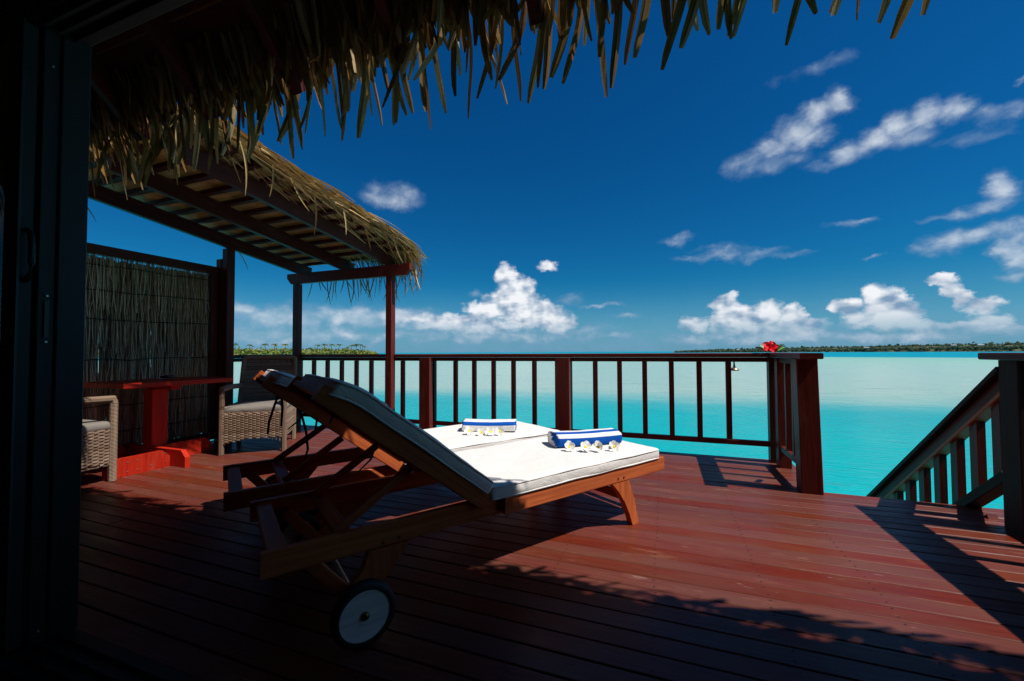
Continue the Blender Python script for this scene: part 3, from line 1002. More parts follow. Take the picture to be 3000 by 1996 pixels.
# ------------------------------------------------------------------ pergola with palm thatch
pg = empty('pergola', (-4.1, 4.45, 0))
tag(pg, 'dark red lean-to pergola roofed with dry palm thatch over the table', 'pergola')


def pz(yy):
    return 2.17 + 0.125 * (4.40 - yy)


for x, m, w in [(-4.868, 'dred', 0.088), (-3.285, 'red', 0.088)]:
    part(B().bar((x, 4.39, -0.2), (x, 4.39, 2.018 if x < -4 else 2.10), w, 0.088, 0.004, (0, 1, 0)), 'post', m, pg)
part(B().bar((-4.885, 3.415, -0.2), (-4.885, 3.415, pz(3.415) - 0.002), 0.09, 0.095, 0.004, (0, 1, 0)), 'post', 'dred', pg)
for x in (-4.86, -4.08, -3.33):
    part(B().bar((x, 1.90, pz(1.90) + 0.075), (x, 4.60, pz(4.60) + 0.075), 0.055, 0.145, 0.004), 'beam', 'dred', pg)
b = B().prism([(-5.02, 2.165), (-5.02, 2.10), (-4.95, 2.02), (-3.03, 2.02), (-2.97, 2.09), (-2.97, 2.165)], 'y', 4.345, 4.40)
part(b, 'end_beam', 'red', pg)
for i in range(13):
    yy = 1.97 + 0.213 * i
    z = pz(yy) + 0.150
    part(B().bar((-5.0, yy, z + 0.021), (-3.10, yy, z + 0.021), 0.075, 0.040, 0.003, (0, -0.125, 1)), 'batten', 'dred', pg)
# thatch sheet resting on the battens
b = B()
nx, ny = 26, 46
for i in range(nx + 1):
    for j in range(ny + 1):
        x, yy = -5.05 + 1.86 * i / nx, 1.88 + 2.76 * j / ny
        b.v.append(Vector((x, yy, pz(yy) + 0.205 + 0.012 * mnoise.noise(Vector((x * 9, yy * 16, 0))) + 0.008 * math.sin(yy * 36.5))))
k1 = len(b.v)
for i in range(nx + 1):
    for j in range(ny + 1):
        p = b.v[i * (ny + 1) + j]
        b.v.append(p + Vector((0, 0, 0.05 + 0.04 * mnoise.noise(p * 3))))
for i in range(nx):
    for j in range(ny):
        k = i * (ny + 1) + j
        b.t = (j // 3 * 0.37 + rr.uniform(0, 0.15)) % 1.0
        b.face((k, k + 1, k + ny + 2, k + ny + 1), [(0, j * .1), (0, j * .1 + .1), (0.1, j * .1 + .1), (0.1, j * .1)], 0)
        b.t = rr.random()
        b.face((k1 + k, k1 + k + ny + 1, k1 + k + ny + 2, k1 + k + 1), None, 1)
part(b, 'thatch_mat', ['under', 'straw'], pg)
# loose strands lying on the roof and trailing over its right edge and far end
b = B()


def strand(b, p, d, L, droop, w, wob=0.02, seg=6):
    path, ws = [], []
    p = Vector(p)
    d = Vector(d).normalized()
    ph = rr.uniform(0, 6)
    side = d.cross(Vector((0, 0, 1))).normalized()
    for q in range(seg + 1):
        t = q / seg
        path.append(p + d * L * t + Vector((0, 0, -droop * t * t)) + side * wob * math.sin(ph + 3 * t))
        ws.append(w * (1.0 - 0.75 * t ** 2))
    b.t = rr.random()
    tilt = rr.uniform(-0.9, 0.9)
    b.ribbon(path, ws, side + Vector((0, 0, tilt)), fold=rr.uniform(-0.3, 0.3))


for i in range(950):
    yy = rr.uniform(2.15, 4.62)
    x = -3.06 - abs(rr.gauss(0, 0.15)) + rr.choice((0, 0, 0.04))
    z = pz(yy) + 0.23 + rr.uniform(0.0, 0.14) * (1 - 0.45 * max(0, (yy - 4.0) / 0.6))
    strand(b, (x, yy - 0.25, z), (rr.uniform(-0.10, 0.24), 1, -0.12 + rr.uniform(-0.10, 0.07)), rr.uniform(0.3, 0.62), rr.uniform(0.02, 0.10), rr.uniform(0.014, 0.032), 0.03)
for i in range(900):
    yy = rr.uniform(2.1, 4.6)
    x = rr.uniform(-5.05, -3.1)
    strand(b, (x, yy - 0.2, pz(yy) + 0.25 + rr.uniform(0, 0.07)), (rr.uniform(-0.3, 0.3), 1, -0.12), rr.uniform(0.3, 0.6), rr.uniform(0.0, 0.05), rr.uniform(0.01, 0.02))
for i in range(520):
    x = -3.0 - abs(rr.gauss(0, 0.5))
    strand(b, (x, 4.36 + rr.uniform(0, 0.14), pz(4.5) + rr.uniform(0.15, 0.30)), (rr.uniform(-0.08, 0.30), 1, -0.25), rr.uniform(0.14, 0.24), rr.uniform(0.10, 0.28), rr.uniform(0.008, 0.018), 0.015)
o = part(b, 'thatch_strands', 'straw', pg)
tag(o, kind='stuff')
# single trailing blades
blade_m = []
for v in range(8):
    b = B()
    L = 0.26 + 0.025 * v
    cx, cy = rr.uniform(-0.10, 0.10), rr.uniform(-0.05, 0.08)
    path = [(cx * (t / 6) ** 2, cy * (t / 6) ** 1.6, -L * t / 6) for t in range(7)]
    b.ribbon(path, [0.013, 0.016, 0.017, 0.016, 0.014, 0.010, 0.003], (1, 0.3 * rr.uniform(-1, 1), 0), fold=0.3)
    blade_m.append(b.mesh('thatch_blade', 'straw'))
for i in range(46):
    x = -2.93 - 1.95 * (i / 46) ** 1.15 + rr.uniform(-0.02, 0.02)
    yy = 4.56 + rr.uniform(-0.04, 0.07)
    dense = 1.0 if x > -4.5 else 0.4
    if rr.random() > dense:
        continue
    add('thatch_blade', blade_m[i % 8], pg, (x + 4.1, yy - 4.45, pz(yy) - 0.02 + rr.uniform(-0.03, 0.08)), (rr.uniform(-.15, .1), rr.uniform(-.35, .12), rr.uniform(-.6, .6)))
for yy in (2.0, 2.15, 2.45, 2.62, 2.9, 3.25, 3.5, 3.85, 4.1, 4.3):
    add('thatch_blade', blade_m[int(yy * 10) % 8], pg, (-3.02 + rr.uniform(-.02, .05) + 4.1, yy - 4.45, pz(yy) + 0.19), (rr.uniform(0.1, 0.5), rr.uniform(-.3, .1), rr.uniform(-.5, .5)))
for yy in (1.9, 2.05, 3.6):
    add('thatch_blade', blade_m[5], pg, (-5.04 + 4.1, yy - 4.45, pz(yy) + 0.10), (1.0, 0.1, rr.uniform(-.4, .4)))

# ------------------------------------------------------------------ house: wall, sliding door, thatched eave
hs = empty('house', (0, 0.85, 0))
tag(hs, 'dark bungalow whose doorway and thatched eave frame the view', 'house')
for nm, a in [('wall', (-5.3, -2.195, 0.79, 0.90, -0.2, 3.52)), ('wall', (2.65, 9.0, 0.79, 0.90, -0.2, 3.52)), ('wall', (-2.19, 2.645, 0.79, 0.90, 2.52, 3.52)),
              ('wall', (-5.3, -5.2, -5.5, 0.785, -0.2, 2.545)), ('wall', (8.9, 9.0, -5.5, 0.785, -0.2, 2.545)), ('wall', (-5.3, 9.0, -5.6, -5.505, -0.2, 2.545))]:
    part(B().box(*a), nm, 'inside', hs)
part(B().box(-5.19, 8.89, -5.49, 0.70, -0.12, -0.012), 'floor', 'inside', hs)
part(B().box(-2.19, 2.64, 0.745, 0.908, 2.245, 2.515), 'door_head', 'alu', hs)
tr = B()
for q in (0.775, 0.815, 0.86):
    tr.box(-2.08, 2.6, q - 0.006, q + 0.006, 2.225, 2.244, 0.001)
part(tr, 'head_track', 'alu', hs)
b = B().box(-2.19, 2.64, 0.705, 0.90, -0.03, 0.012)
for q in (0.75, 0.80, 0.85):
    b.box(-2.08, 2.6, q - 0.005, q + 0.005, 0.0125, 0.027, 0.001)
part(b, 'door_sill', 'alu', hs)
part(B().box(-2.195, -2.088, 0.828, 0.909, 0.013, 2.243, 0.003), 'door_jamb', 'alu', hs)
ch = part(B().box(-2.195, -2.098, 0.782, 0.826, 0.013, 2.243, 0.002), 'door_jamb', 'alu', hs)
for q in (0.786, 0.796, 0.806, 0.816):
    pass
part(B().box(-2.0975, -2.092, 0.797, 0.812, 1.10, 1.235, 0.002), 'latch_plate', 'black', ch)
for z in (1.085, 1.252, 0.06, 2.1):
    part(B().lathe([(0.0001, -2.090), (0.004, -2.0905), (0.0045, -2.0975)], 10, (0, 0.804, z), 'x'), 'screw', 'steel', ch)
dl = part(B().box(-2.195, -2.105, 0.722, 0.772, 0.03, 2.222, 0.004), 'sliding_door', 'alu', hs)
part(B().box(-2.1045, -2.09, 0.726, 0.734, 0.03, 2.222, 0.001), 'door_seal', 'black', dl)
hp = [(-2.10, 0.752, 1.30), (-2.072, 0.752, 1.315), (-2.062, 0.752, 1.36), (-2.062, 0.752, 1.42), (-2.072, 0.752, 1.465), (-2.10, 0.752, 1.48)]
part(B().tube(hp, 0.009, 8), 'handle', 'black', dl, True)
part(B().box(-2.12, -2.10, 0.60, 0.70, 0.03, 2.22, 0.002), 'glass_pane', 'glass', dl)
part(B().box(-2.14, -2.085, 0.545, 0.60, 0.03, 2.222, 0.003), 'door_stile', 'alu', dl)

b = B().prism([(1.60, 2.74), (1.65, 2.90), (-2.6, 7.6), (-7.0, 2.72), (-7.0, 2.55), (0.78, 2.55), (0.78, 3.57)], 'x', -5.6, 9.4)
roof = part(b, 'roof', 'thatch', hs)
for i in range(13):
    x = -0.50 - 0.70 * (6 - i)
    part(B().bar((x, 0.905, 2.55 + 1.01 * (1.70 - 0.905)), (x, 1.73, 2.55 + 1.01 * (1.70 - 1.73)), 0.055, 0.125, 0.004), 'rafter', 'dred', roof)
for i in range(5):
    yy = 0.93 + 0.128 * i
    zc = 2.60 + 1.01 * (1.74 - yy - 0.06) - 0.016
    part(B().bar((-5.5, yy + 0.06, zc), (3.6, yy + 0.06, zc), 0.172, 0.012, 0.002, (0, 1.0, 1.0)), 'soffit_board', 'dred', roof)

# hanging palm leaves of the eave
leaf_m = []
lr = random.Random(21)
for v in range(18):
    b = B()
    L = lr.uniform(0.43, 0.53)
    w = lr.uniform(0.026, 0.040)
    cx, cy, wv = max(-.10, min(.06, lr.gauss(-0.03, 0.05))), lr.uniform(-0.05, 0.04), lr.uniform(-0.02, 0.02)
    path = []
    for t in range(9):
        s = t / 8
        path.append((cx * s * s + wv * math.sin(s * 4.5), 0.10 * s + cy * s * s, -L * s))
    ws = [w * q for q in (0.85, 0.95, 1.0, 1.0, 1.0, 0.98, 0.93, 0.82, 0.42)]
    b.ribbon(path, ws, (1, lr.uniform(-0.35, 0.35), 0), fold=lr.choice((-1, 1)) * lr.uniform(0.18, 0.42))
    leaf_m.append(b.mesh('thatch_leaf', 'thatch'))
rl = wloc(roof)
cnt = 0


def eave_leaf(x, yy, z, sc=1.0):
    add('thatch_leaf', leaf_m[lr.randrange(18)], roof, Vector((x, yy, z)) - rl, (lr.uniform(-.16, .10), max(-.07, min(.07, lr.gauss(0, 0.04))), lr.gauss(0, 0.45)), (lr.uniform(0.85, 1.2), 1, sc))


x = -4.9
while x < 1.5:
    eave_leaf(x, 1.67 + lr.uniform(-.03, .06), 2.70 + lr.uniform(-.03, .03), lr.uniform(0.84, 1.02))
    x += lr.choice((0.016, 0.028, 0.038, 0.048, 0.06, 0.072))
x = -4.9
while x < 1.3:
    eave_leaf(x, 1.62 + lr.uniform(-.04, .04), 2.72 + lr.uniform(-.02, .04), lr.uniform(0.45, 0.64))
    x += lr.uniform(0.030, 0.062)
b = B()


def leaf_into(b, x, yy, z, L, w):
    cx, cy = lr.gauss(0, 0.04), lr.uniform(-0.04, 0.04)
    path = [(x + cx * (t / 6) ** 2, yy + 0.09 * t / 6 + cy * (t / 6) ** 2, z - L * t / 6) for t in range(7)]
    b.t = lr.random()
    b.ribbon(path, [w * q for q in (0.9, 1, 1, 1, 0.96, 0.85, 0.4)], (1, lr.uniform(-.9, .9), 0), fold=lr.choice((-1, 1)) * lr.uniform(.15, .4))


for yy0, z0, l0, l1, dx in [(1.63, 2.76, 0.18, 0.30, 0.030), (1.58, 2.79, 0.18, 0.32, 0.018), (1.54, 2.82, 0.20, 0.34, 0.014), (1.52, 2.84, 0.20, 0.32, 0.014), (1.69, 2.78, 0.22, 0.40, 0.060)]:
    x = -5.4
    while x < 4.6:
        if not (yy0 > 1.66 and -4.9 < x < 1.5 and lr.random() < 0.55):
            leaf_into(b, x, yy0 + lr.uniform(-.03, .03), z0 + lr.uniform(-.03, .03), lr.uniform(l0, l1), lr.uniform(.020, .034))
        x += dx * lr.uniform(0.6, 1.4)
for _ in range(420):     # outer face of the eave beyond the frame and its ragged top layer
    leaf_into(b, lr.uniform(1.8, 9.2), 1.69 + lr.uniform(0, .05), 2.78 + lr.uniform(-.04, .06), lr.uniform(.3, .55), lr.uniform(.03, .045))
o = part(b, 'thatch_undergrowth', 'thatch', roof)
o.name = 'thatch_fringe'
tag(o, kind='stuff')

# ------------------------------------------------------------------ sun loungers
LA = R(90 - 34.4)
LO = Vector((-0.1664, 2.6022, 0))
W = 0.70


def mattress_mesh(name, lx, seed, fold=False):
    bm = rbox(lx, W + 0.012, 0.068, 0.020, 48, 28, 8, 0.010, 0.0045, seed, 5.0)
    for v in bm.verts:
        # piping-tight edges and a few soft dents
        v.co.z += 0.009 * mnoise.noise(Vector((v.co.x * 3 + seed, v.co.y * 4, 1)))
        if fold and v.co.x > lx / 2 - 0.16:     # head end sags over the frame
            t = (v.co.x - (lx / 2 - 0.16)) / 0.16
            v.co.z -= 0.030 * t * t
    return bm_mesh(bm, name, 'canvas')


def make_lounger():
    t = empty('sun_lounger', LO, LA)

    def p(b, name, mats, par=None, smooth=False):
        return b.build(name, mats, par or t, smooth=smooth)
    for yc, s in ((0.018, 1), (W - 0.018, -1)):
        p(B().bar((-0.955, yc, 0.318), (0.287, yc, 0.318), 0.034, 0.084, 0.004), 'side_rail', 'teak')
        yi = yc + s * 0.036
        p(B().bar((-1.937, yi, 0.312), (-0.82, yi, 0.316), 0.034, 0.088, 0.004), 'side_rail', 'teak')
    p(B().bar((0.268, 0.037, 0.316), (0.268, W - 0.037, 0.316), 0.03, 0.078), 'end_rail', 'teak')
    for x in (-1.885, -1.655):
        p(B().bar((x, 0.073, 0.333), (x, W - 0.073, 0.333), 0.062, 0.024), 'crossbar', 'teak')
    sm = B().bar((0, 0.037, 0.341), (0, W - 0.037, 0.341), 0.056, 0.018, 0.003).mesh('slat', 'teak')
    for i in range(15):
        add('slat', sm, t, (-0.93 + 0.081 * i, 0, 0))
    # backrest
    hx, hzv, an = -1.060, 0.352, R(38.0)
    bd = Vector((-math.cos(an), 0, math.sin(an)))
    bn = Vector((math.sin(an), 0, math.cos(an)))
    h0 = Vector((hx, 0, hzv))
    for yc in (0.090, W - 0.090) if False else (0.020, W - 0.020):
        q = h0 + Vector((0, yc, 0))
        p(B().bar(q + bd * 0.0, q + bd * 0.895, 0.034, 0.072, 0.004, bn), 'backrest_rail', 'teak')
    q = h0 + bd * 0.865
    p(B().bar(q + Vector((0, 0.038, 0)), q + Vector((0, W - 0.038, 0)), 0.05, 0.03, 0.003, bn), 'backrest_rail', 'teak')
    for i in range(8):
        q = h0 + bd * (0.10 + 0.088 * i) + bn * 0.02
        p(B().bar(q + Vector((0, 0.038, 0)), q + Vector((0, W - 0.038, 0)), 0.056, 0.016, 0.003, bn), 'backrest_slat', 'teak')
    for yc in (0.105, W - 0.105):
        p(B().bar((-1.375, yc, 0.548), (-1.672, yc, 0.352), 0.018, 0.036, 0.003), 'prop', 'teak')
    # front legs, curved
    prof = [(-0.205, 0.276), (-0.062, 0.276), (-0.030, 0.20), (-0.004, 0.12), (0.028, 0.0), (-0.030, 0.0), (-0.056, 0.07), (-0.098, 0.15), (-0.150, 0.22)]
    for y0 in (0.004, W - 0.044):
        p(B().prism(prof, 'y', y0, y0 + 0.040), 'leg', 'teak')
    p(B().bar((-0.085, 0.045, 0.18), (-0.085, W - 0.045, 0.18), 0.022, 0.05), 'leg_stretcher', 'teak')
    # wheels and their legs
    wx, wz, wr = -1.628, 0.112, 0.112
    for y0, sgn in ((0.030, -1), (W - 0.066, 1)):
        pf = [(-1.575, 0.267), (-1.41, 0.267), (-1.50, 0.16), (-1.60, 0.085), (-1.655, 0.095), (-1.655, 0.14), (-1.60, 0.20)]
        p(B().prism(pf, 'y', y0, y0 + 0.036), 'wheel_leg', 'teak')
        p(B().bar((-1.64, y0 + 0.018 - sgn * 0.037, 0.10), (-1.80, y0 + 0.018 - sgn * 0.037, 0.29), 0.03, 0.05), 'brace', 'teak')
        yc = -0.085 if sgn < 0 else W + 0.085
        wh = empty('wheel', (wx, yc, wz), 0, t)
        ty = B()
        c = 0.022
        ty.lathe([(0.088, -c), (0.100, -c - 0.003), (wr, -c + 0.008), (wr, c - 0.008), (0.100, c + 0.003), (0.088, c), (0.088, -c)], 40, (0, 0, 0), 'y')
        ty.build('tyre', 'rubber', wh, smooth=True)
        B().lathe([(0.0001, -0.019), (0.089, -0.019), (0.089, 0.019), (0.0001, 0.019)], 40, (0, 0, 0), 'y').build('hub_disc', 'hub' if sgn < 0 else 'teak', wh)
        B().lathe([(0.0001, -0.031), (0.009, -0.030), (0.014, -0.025), (0.015, -0.0195)], 16, (0, 0, 0), 'y').build('hub_cap', 'brass', wh, smooth=True)
    p(B().tube([(wx, -0.07, wz), (wx, W + 0.07, wz)], 0.009, 10), 'axle', 'steel')
    for x, z in ((-1.52, 0.285), (-1.455, 0.29), (-0.16, 0.30), (-0.11, 0.30)):
        p(B().lathe([(0.0001, -0.004), (0.005, -0.003), (0.006, 0.001)], 10, (x, 0.0 if x > -0.9 else 0.036, z), 'y'), 'bolt', 'black')
    # mattress in two hinged halves
    ms = add('mattress', mattress_mesh('mattress', 1.275, 1.0), t, (-0.402, W / 2, 0.3880))
    mb = add('mattress', mattress_mesh('mattress', 0.855, 7.0, True), t)
    c = h0 + bd * 0.440 + bn * (0.030 + 0.034) + Vector((0, W / 2, 0))
    cm = c.copy()
    rot = Matrix((bd, Vector((0, -1, 0)), bn)).transposed()
    mb.matrix_local = Matrix.Translation(c) @ rot.to_4x4()
    # piping round the top and bottom seams
    for o_, lx in ((ms, 1.275), (mb, 0.855)):
        pp = B()
        for zz in (0.026, -0.026):
            hx_, hy_, rc = lx / 2 - 0.003, (W + 0.012) / 2 - 0.003, 0.02
            path = []
            for cx_, cy_, a0 in ((hx_ - rc, hy_ - rc, 0), (-hx_ + rc, hy_ - rc, 90), (-hx_ + rc, -hy_ + rc, 180), (hx_ - rc, -hy_ + rc, 270)):
                for q in range(4):
                    a = R(a0 + 30 * q)
                    path.append(Vector((cx_ + rc * math.cos(a), cy_ + rc * math.sin(a), zz)))
            path.append(path[0])
            dense = []
            for p0, p1 in zip(path[:-1], path[1:]):
                m_ = max(1, int((p1 - p0).length / 0.05))
                dense += [p0.lerp(p1, q / m_) for q in range(m_)]
            dense.append(path[0])
            for v_ in dense:
                v_.z += 0.004 * mnoise.noise(v_ * 5)
                if o_ is mb and v_.x > lx / 2 - 0.16:
                    v_.z -= 0.030 * ((v_.x - (lx / 2 - 0.16)) / 0.16) ** 2
            pp.tube(dense, 0.0048, 6, caps=False)
        pp.build('piping', 'canvas', o_, smooth=True)
    # puckered fabric at the hinge
    g = B()
    gr = random.Random(8)
    for yc in (0.0, W):
        for i in range(11):
            a = -0.7 + 0.30 * i
            g.tube([(-1.040 + 0.044 * math.cos(a), yc + (-0.004 if yc == 0 else 0.004), 0.385 + 0.036 * math.sin(a)), (-1.045 + 0.012 * math.cos(a), yc + gr.uniform(-.006, .006), 0.392 + 0.010 * math.sin(a) + gr.uniform(-.004, .004))], [0.009, 0.004], 6)
    g.tube([(-1.05, 0.02, 0.395), (-1.05, W - 0.02, 0.395)], 0.022, 8)
    g.build('hinge_gather', 'canvas', ms, smooth=True)
    return t, h0, bd, bn, Matrix.Translation(cm) @ rot.to_4x4()


l1, h0, bd, bn, MB_ = make_lounger()
l2 = copy_tree(l1)
a_ = R(34.4)
u_ = Vector((math.sin(a_), math.cos(a_), 0))
nl = Vector((-math.cos(a_), math.sin(a_), 0))
l2.location = LO + nl * 0.815 - u_ * 0.10
tag(l1, 'teak sun lounger nearest the doorway, large wheel in front, mattress carrying the blue-topped towel', 'sun lounger', 'teak sun loungers')
tag(l2, 'teak sun lounger behind the nearer one, ribbons hanging from its headrest', 'sun lounger', 'teak sun loungers')
# tie ribbons at the head of each mattress
for l, ribs in ((l2, [(0.06, 0.80, [(0, 0, 0), (-0.02, 0.0, -0.06), (-0.045, 0.0, -0.15), (-0.05, 0.0, -0.21)]), (0.10, 0.78, [(0, 0, 0), (0.005, 0, -0.07), (0.0, 0, -0.17)]),
                       (0.05, 0.70, [(0, 0, 0), (0.03, 0, -0.07), (0.05, 0, -0.15), (0.06, 0, -0.25), (0.045, 0, -0.30)]), (0.02, 0.64, [(0, 0, 0), (-0.04, 0, -0.05), (-0.09, 0, -0.09)]),
                       (-0.01, 0.58, [(0, 0, 0), (-0.01, 0, -0.08), (-0.06, 0, -0.13)])]),
                (l1, [(0.02, 0.60, [(0, 0, 0), (-0.03, 0, -0.08), (-0.09, 0, -0.13)]), (0.03, 0.80, [(0, 0, 0), (-0.02, 0, -0.05)])])):
    mt = [c for c in l.children if c.name.startswith('mattress') and c.location.z > 0.45][0]
    for yc, s, pts in ribs:
        base = h0 + bd * s - bn * 0.02 + Vector((0, yc, 0))
        pb = B()
        pb.ribbon([base + Vector(q) for q in pts], [0.016] * (len(pts) - 1) + [0.013], (1, 0.6, 0.2), fold=0.1)
        r_ = pb.build('tie', 'ribbon', mt)
        r_.matrix_parent_inverse = MB_.inverted()
strap = B().bar(h0 + bd * 0.80 + bn * (-0.040) + Vector((-0.0, 0.0, 0)), h0 + bd * 0.80 + bn * 0.05 + Vector((0, -0.002, 0)), 0.03, 0.05, 0.002, (0, 1, 0))


# ------------------------------------------------------------------ towels
def towel(loc, rz, L, hgt, dep, first, name_lab):
    """folded bath towel: striped along its length, the fold layers showing at the ends"""
    b = B()
    prof = []
    n = 40
    for i in range(n):
        t = 2 * math.pi * i / n
        c, s = math.cos(t), math.sin(t)
        e = 0.62
        prof.append((dep / 2 * math.copysign(abs(c) ** e, c), hgt / 2 + hgt / 2 * math.copysign(abs(s) ** e, s)))
    nl_ = 22
    for k in range(nl_ + 1):
        q = k / nl_
        x = -L / 2 + L * q
        for i, (y, z) in enumerate(prof):
            w = 1 + 0.03 * mnoise.noise(Vector((x * 9, i * 0.15, hgt * 50)))
            sag = -0.006 * (1 - (2 * q - 1) ** 2) * (1 if z > hgt * 0.5 else 0)
            b.v.append(Vector((x + (0.006 * mnoise.noise(Vector((y * 40, z * 40, k)))), y * w, max(0.0, z * w + sag))))
    def stripe(i):
        # bands measured round the fold, seen from the front (negative y)
        t = 2 * math.pi * (i + 0.5) / n
        deg = math.degrees(t) % 360
        for a0, a1, m in BANDS[first]:
            if a0 <= deg < a1:
                return m
        return 0
    for k in range(nl_):
        for i in range(n):
            j = (i + 1) % n
            b.face((k * n + i, (k + 1) * n + i, (k + 1) * n + j, k * n + j), None, stripe(i))
    for side, k in ((-1, 0), (1, nl_)):
        prev = [k * n + i for i in range(n)]
        for r_i, sc_ in enumerate((0.86, 0.74, 0.60, 0.46, 0.30, 0.12)):
            cur = []
            for i in range(n):
                p = b.v[k * n + i]
                cur.append(len(b.v))
                b.v.append(Vector((p.x + side * (0.004 if r_i % 2 else -0.010), p.y * sc_, hgt / 2 + (p.z - hgt / 2) * sc_)))
            for i in range(n):
                j = (i + 1) % n
                f = (prev[i], prev[j], cur[j], cur[i])
                b.face(f if side < 0 else f[::-1], None, (r_i // 1) % 2)
            prev = cur
        b.face(prev if side > 0 else prev[::-1], None, 0)
    o = b.build('towel', ['twhite', 'tblue'], None, loc, (0, 0, rz), True)
    tag(o, name_lab, 'towel', 'striped towels on the mattresses')
    return o


BANDS = {'blue': [(0, 86, 0), (86, 118, 1), (118, 166, 0), (166, 280, 1), (280, 360, 0)],
         'white': [(0, 60, 1), (60, 122, 0), (122, 168, 1), (168, 290, 0), (290, 360, 1)]}


def lpt(s, yy, z=0.0, shift=0.0):
    p = LO + u_ * (s + shift) + nl * yy
    p.z = z
    return p


TOP = 0.428
A_, C_ = lpt(-0.318, 0.353), lpt(0.105, 0.197)
dv = (C_ - A_)
mid = (A_ + C_) / 2
pn = Vector((-dv.y, dv.x, 0)).normalized()
towel(mid + pn * 0.085 + Vector((0, 0, TOP)), math.atan2(dv.y, dv.x), 0.45, 0.088, 0.19, 'blue', 'folded blue and white striped towel, blue stripe on top, on the nearer lounger')
A2, C2 = lpt(-0.528, 1.184), lpt(-0.250, 0.942)
dv2 = (C2 - A2)
mid2 = (A2 + C2) / 2
pn2 = Vector((-dv2.y, dv2.x, 0)).normalized()
towel(mid2 + pn2 * 0.09 + Vector((0, 0, TOP)), math.atan2(dv2.y, dv2.x) + 0.05, 0.41, 0.085, 0.18, 'white', 'folded blue and white striped towel, white stripe on top, on the far lounger')

# ------------------------------------------------------------------ frangipani flowers
pb = B()
pr = []
for i in range(7):
    t = i / 6
    pr.append((0.044 * t, 0.021 * math.sin(math.pi * min(1, t ** 0.85 * 0.88 + 0.04)) ** 0.8 + 0.002))
for i, (r_, hw_) in enumerate(pr):
    for q in (-1, -0.5, 0, 0.5, 1):
        z = 0.012 + 0.020 * (r_ / 0.044) ** 1.2 - 0.014 * max(0, r_ / 0.044 - 0.6) + 0.004 * q * q + 0.003 * q
        pb.v.append(Vector((r_, hw_ * q, z)))
for i in range(6):
    for q in range(4):
        k = i * 5 + q
        pb.face((k, k + 5, k + 6, k + 1), None, 1 if i < 1 else 0)
petal_m = pb.mesh('petal', ['petal', 'pollen'], True)
core_m = B().lathe([(0.0001, 0.019), (0.010, 0.020), (0.013, 0.016), (0.006, 0.0), (0.0001, -0.004)], 12).mesh('flower_centre', 'pollen', True)
frs = random.Random(77)


def frangipani(p, face_dir, tilt, label):
    f = empty('frangipani_flower', p, face_dir)
    f.rotation_euler = (tilt, 0, face_dir)
    f.scale = (0.86, 0.86, 0.86)
    tag(f, label, 'flower', 'frangipani flowers in front of the towels')
    a0 = frs.uniform(0, 1.2)
    for i in range(5):
        add('petal', petal_m, f, (0, 0, 0), (frs.uniform(-.25, .1), frs.uniform(-.25, .1), a0 + i * 1.2566))
    add('flower_centre', core_m, f)


order = ['leftmost', 'second from left', 'third from left', 'rightmost']
cam_face = math.atan2(mid.y, mid.x) - math.pi / 2
for i, q in enumerate([lpt(-0.295, 0.268), lpt(-0.222, 0.205), lpt(-0.152, 0.158), lpt(-0.062, 0.122)]):
    frangipani(q + Vector((0, 0, TOP + 0.020)), cam_face + frs.uniform(-.35, .35), R(62) + frs.uniform(-.25, .2), order[i] + ' of four white frangipani before the towel on the nearer lounger')
for i, q in enumerate([lpt(-0.545, 1.075), lpt(-0.492, 1.010), lpt(-0.436, 0.960), lpt(-0.364, 0.930)]):
    frangipani(q + Vector((0, 0, TOP + 0.020)), math.atan2(mid2.y, mid2.x) - math.pi / 2 + frs.uniform(-.3, .3), R(62) + frs.uniform(-.25, .2), order[i] + ' of four white frangipani before the towel on the far lounger')

# ------------------------------------------------------------------ hibiscus on the railing corner
hb = empty('hibiscus_flower', (0.955, 4.45, 1.022))
hb.scale = (0.86, 0.86, 0.80)
tag(hb, 'red hibiscus with bright green leaves lying on the railing corner', 'flower')
pb = B()
for i in range(8):
    t = i / 7
    r_ = 0.085 * t
    hw_ = 0.046 * math.sin(math.pi * min(1, t ** 0.75 * 0.86 + 0.06))
    for q in (-1, -0.5, 0, 0.5, 1):
        pb.v.append(Vector((r_, hw_ * q, 0.030 * math.sin(t * 2.2) + 0.006 * math.sin(q * 5 + t * 9) + 0.010 * q * q)))
for i in range(7):
    for q in range(4):
        k = i * 5 + q
        pb.face((k, k + 5, k + 6, k + 1))
hp_m = pb.mesh('petal', 'hibiscus', True)
fl = empty('blossom', (-0.02, 0, 0.050), 0, hb)
fl.rotation_euler = (R(52), R(14), -0.2)
for i in range(5):
    add('petal', hp_m, fl, (0, 0, 0), (frs.uniform(-.2, .2), frs.uniform(-.2, .1), i * 1.2566 + 0.3))
B().tube([(0, 0, 0), (0.004, 0.004, 0.045), (0.012, 0.01, 0.085)], [0.006, 0.005, 0.007], 8).build('stamen', 'stamen', fl, smooth=True)
lp = B()
for i in range(8):
    t = i / 7
    hw_ = 0.027 * math.sin(math.pi * min(0.99, t * 0.97 + 0.02)) ** 0.8
    for q in (-1, 0, 1):
        lp.v.append(Vector((0.11 * t, hw_ * q, 0.03 * math.sin(t * 2.0) + 0.010 * abs(q))))
for i in range(7):
    for q in range(2):
        k = i * 3 + q
        lp.face((k, k + 3, k + 4, k + 1))
lp_m = lp.mesh('leaf', 'green', True)
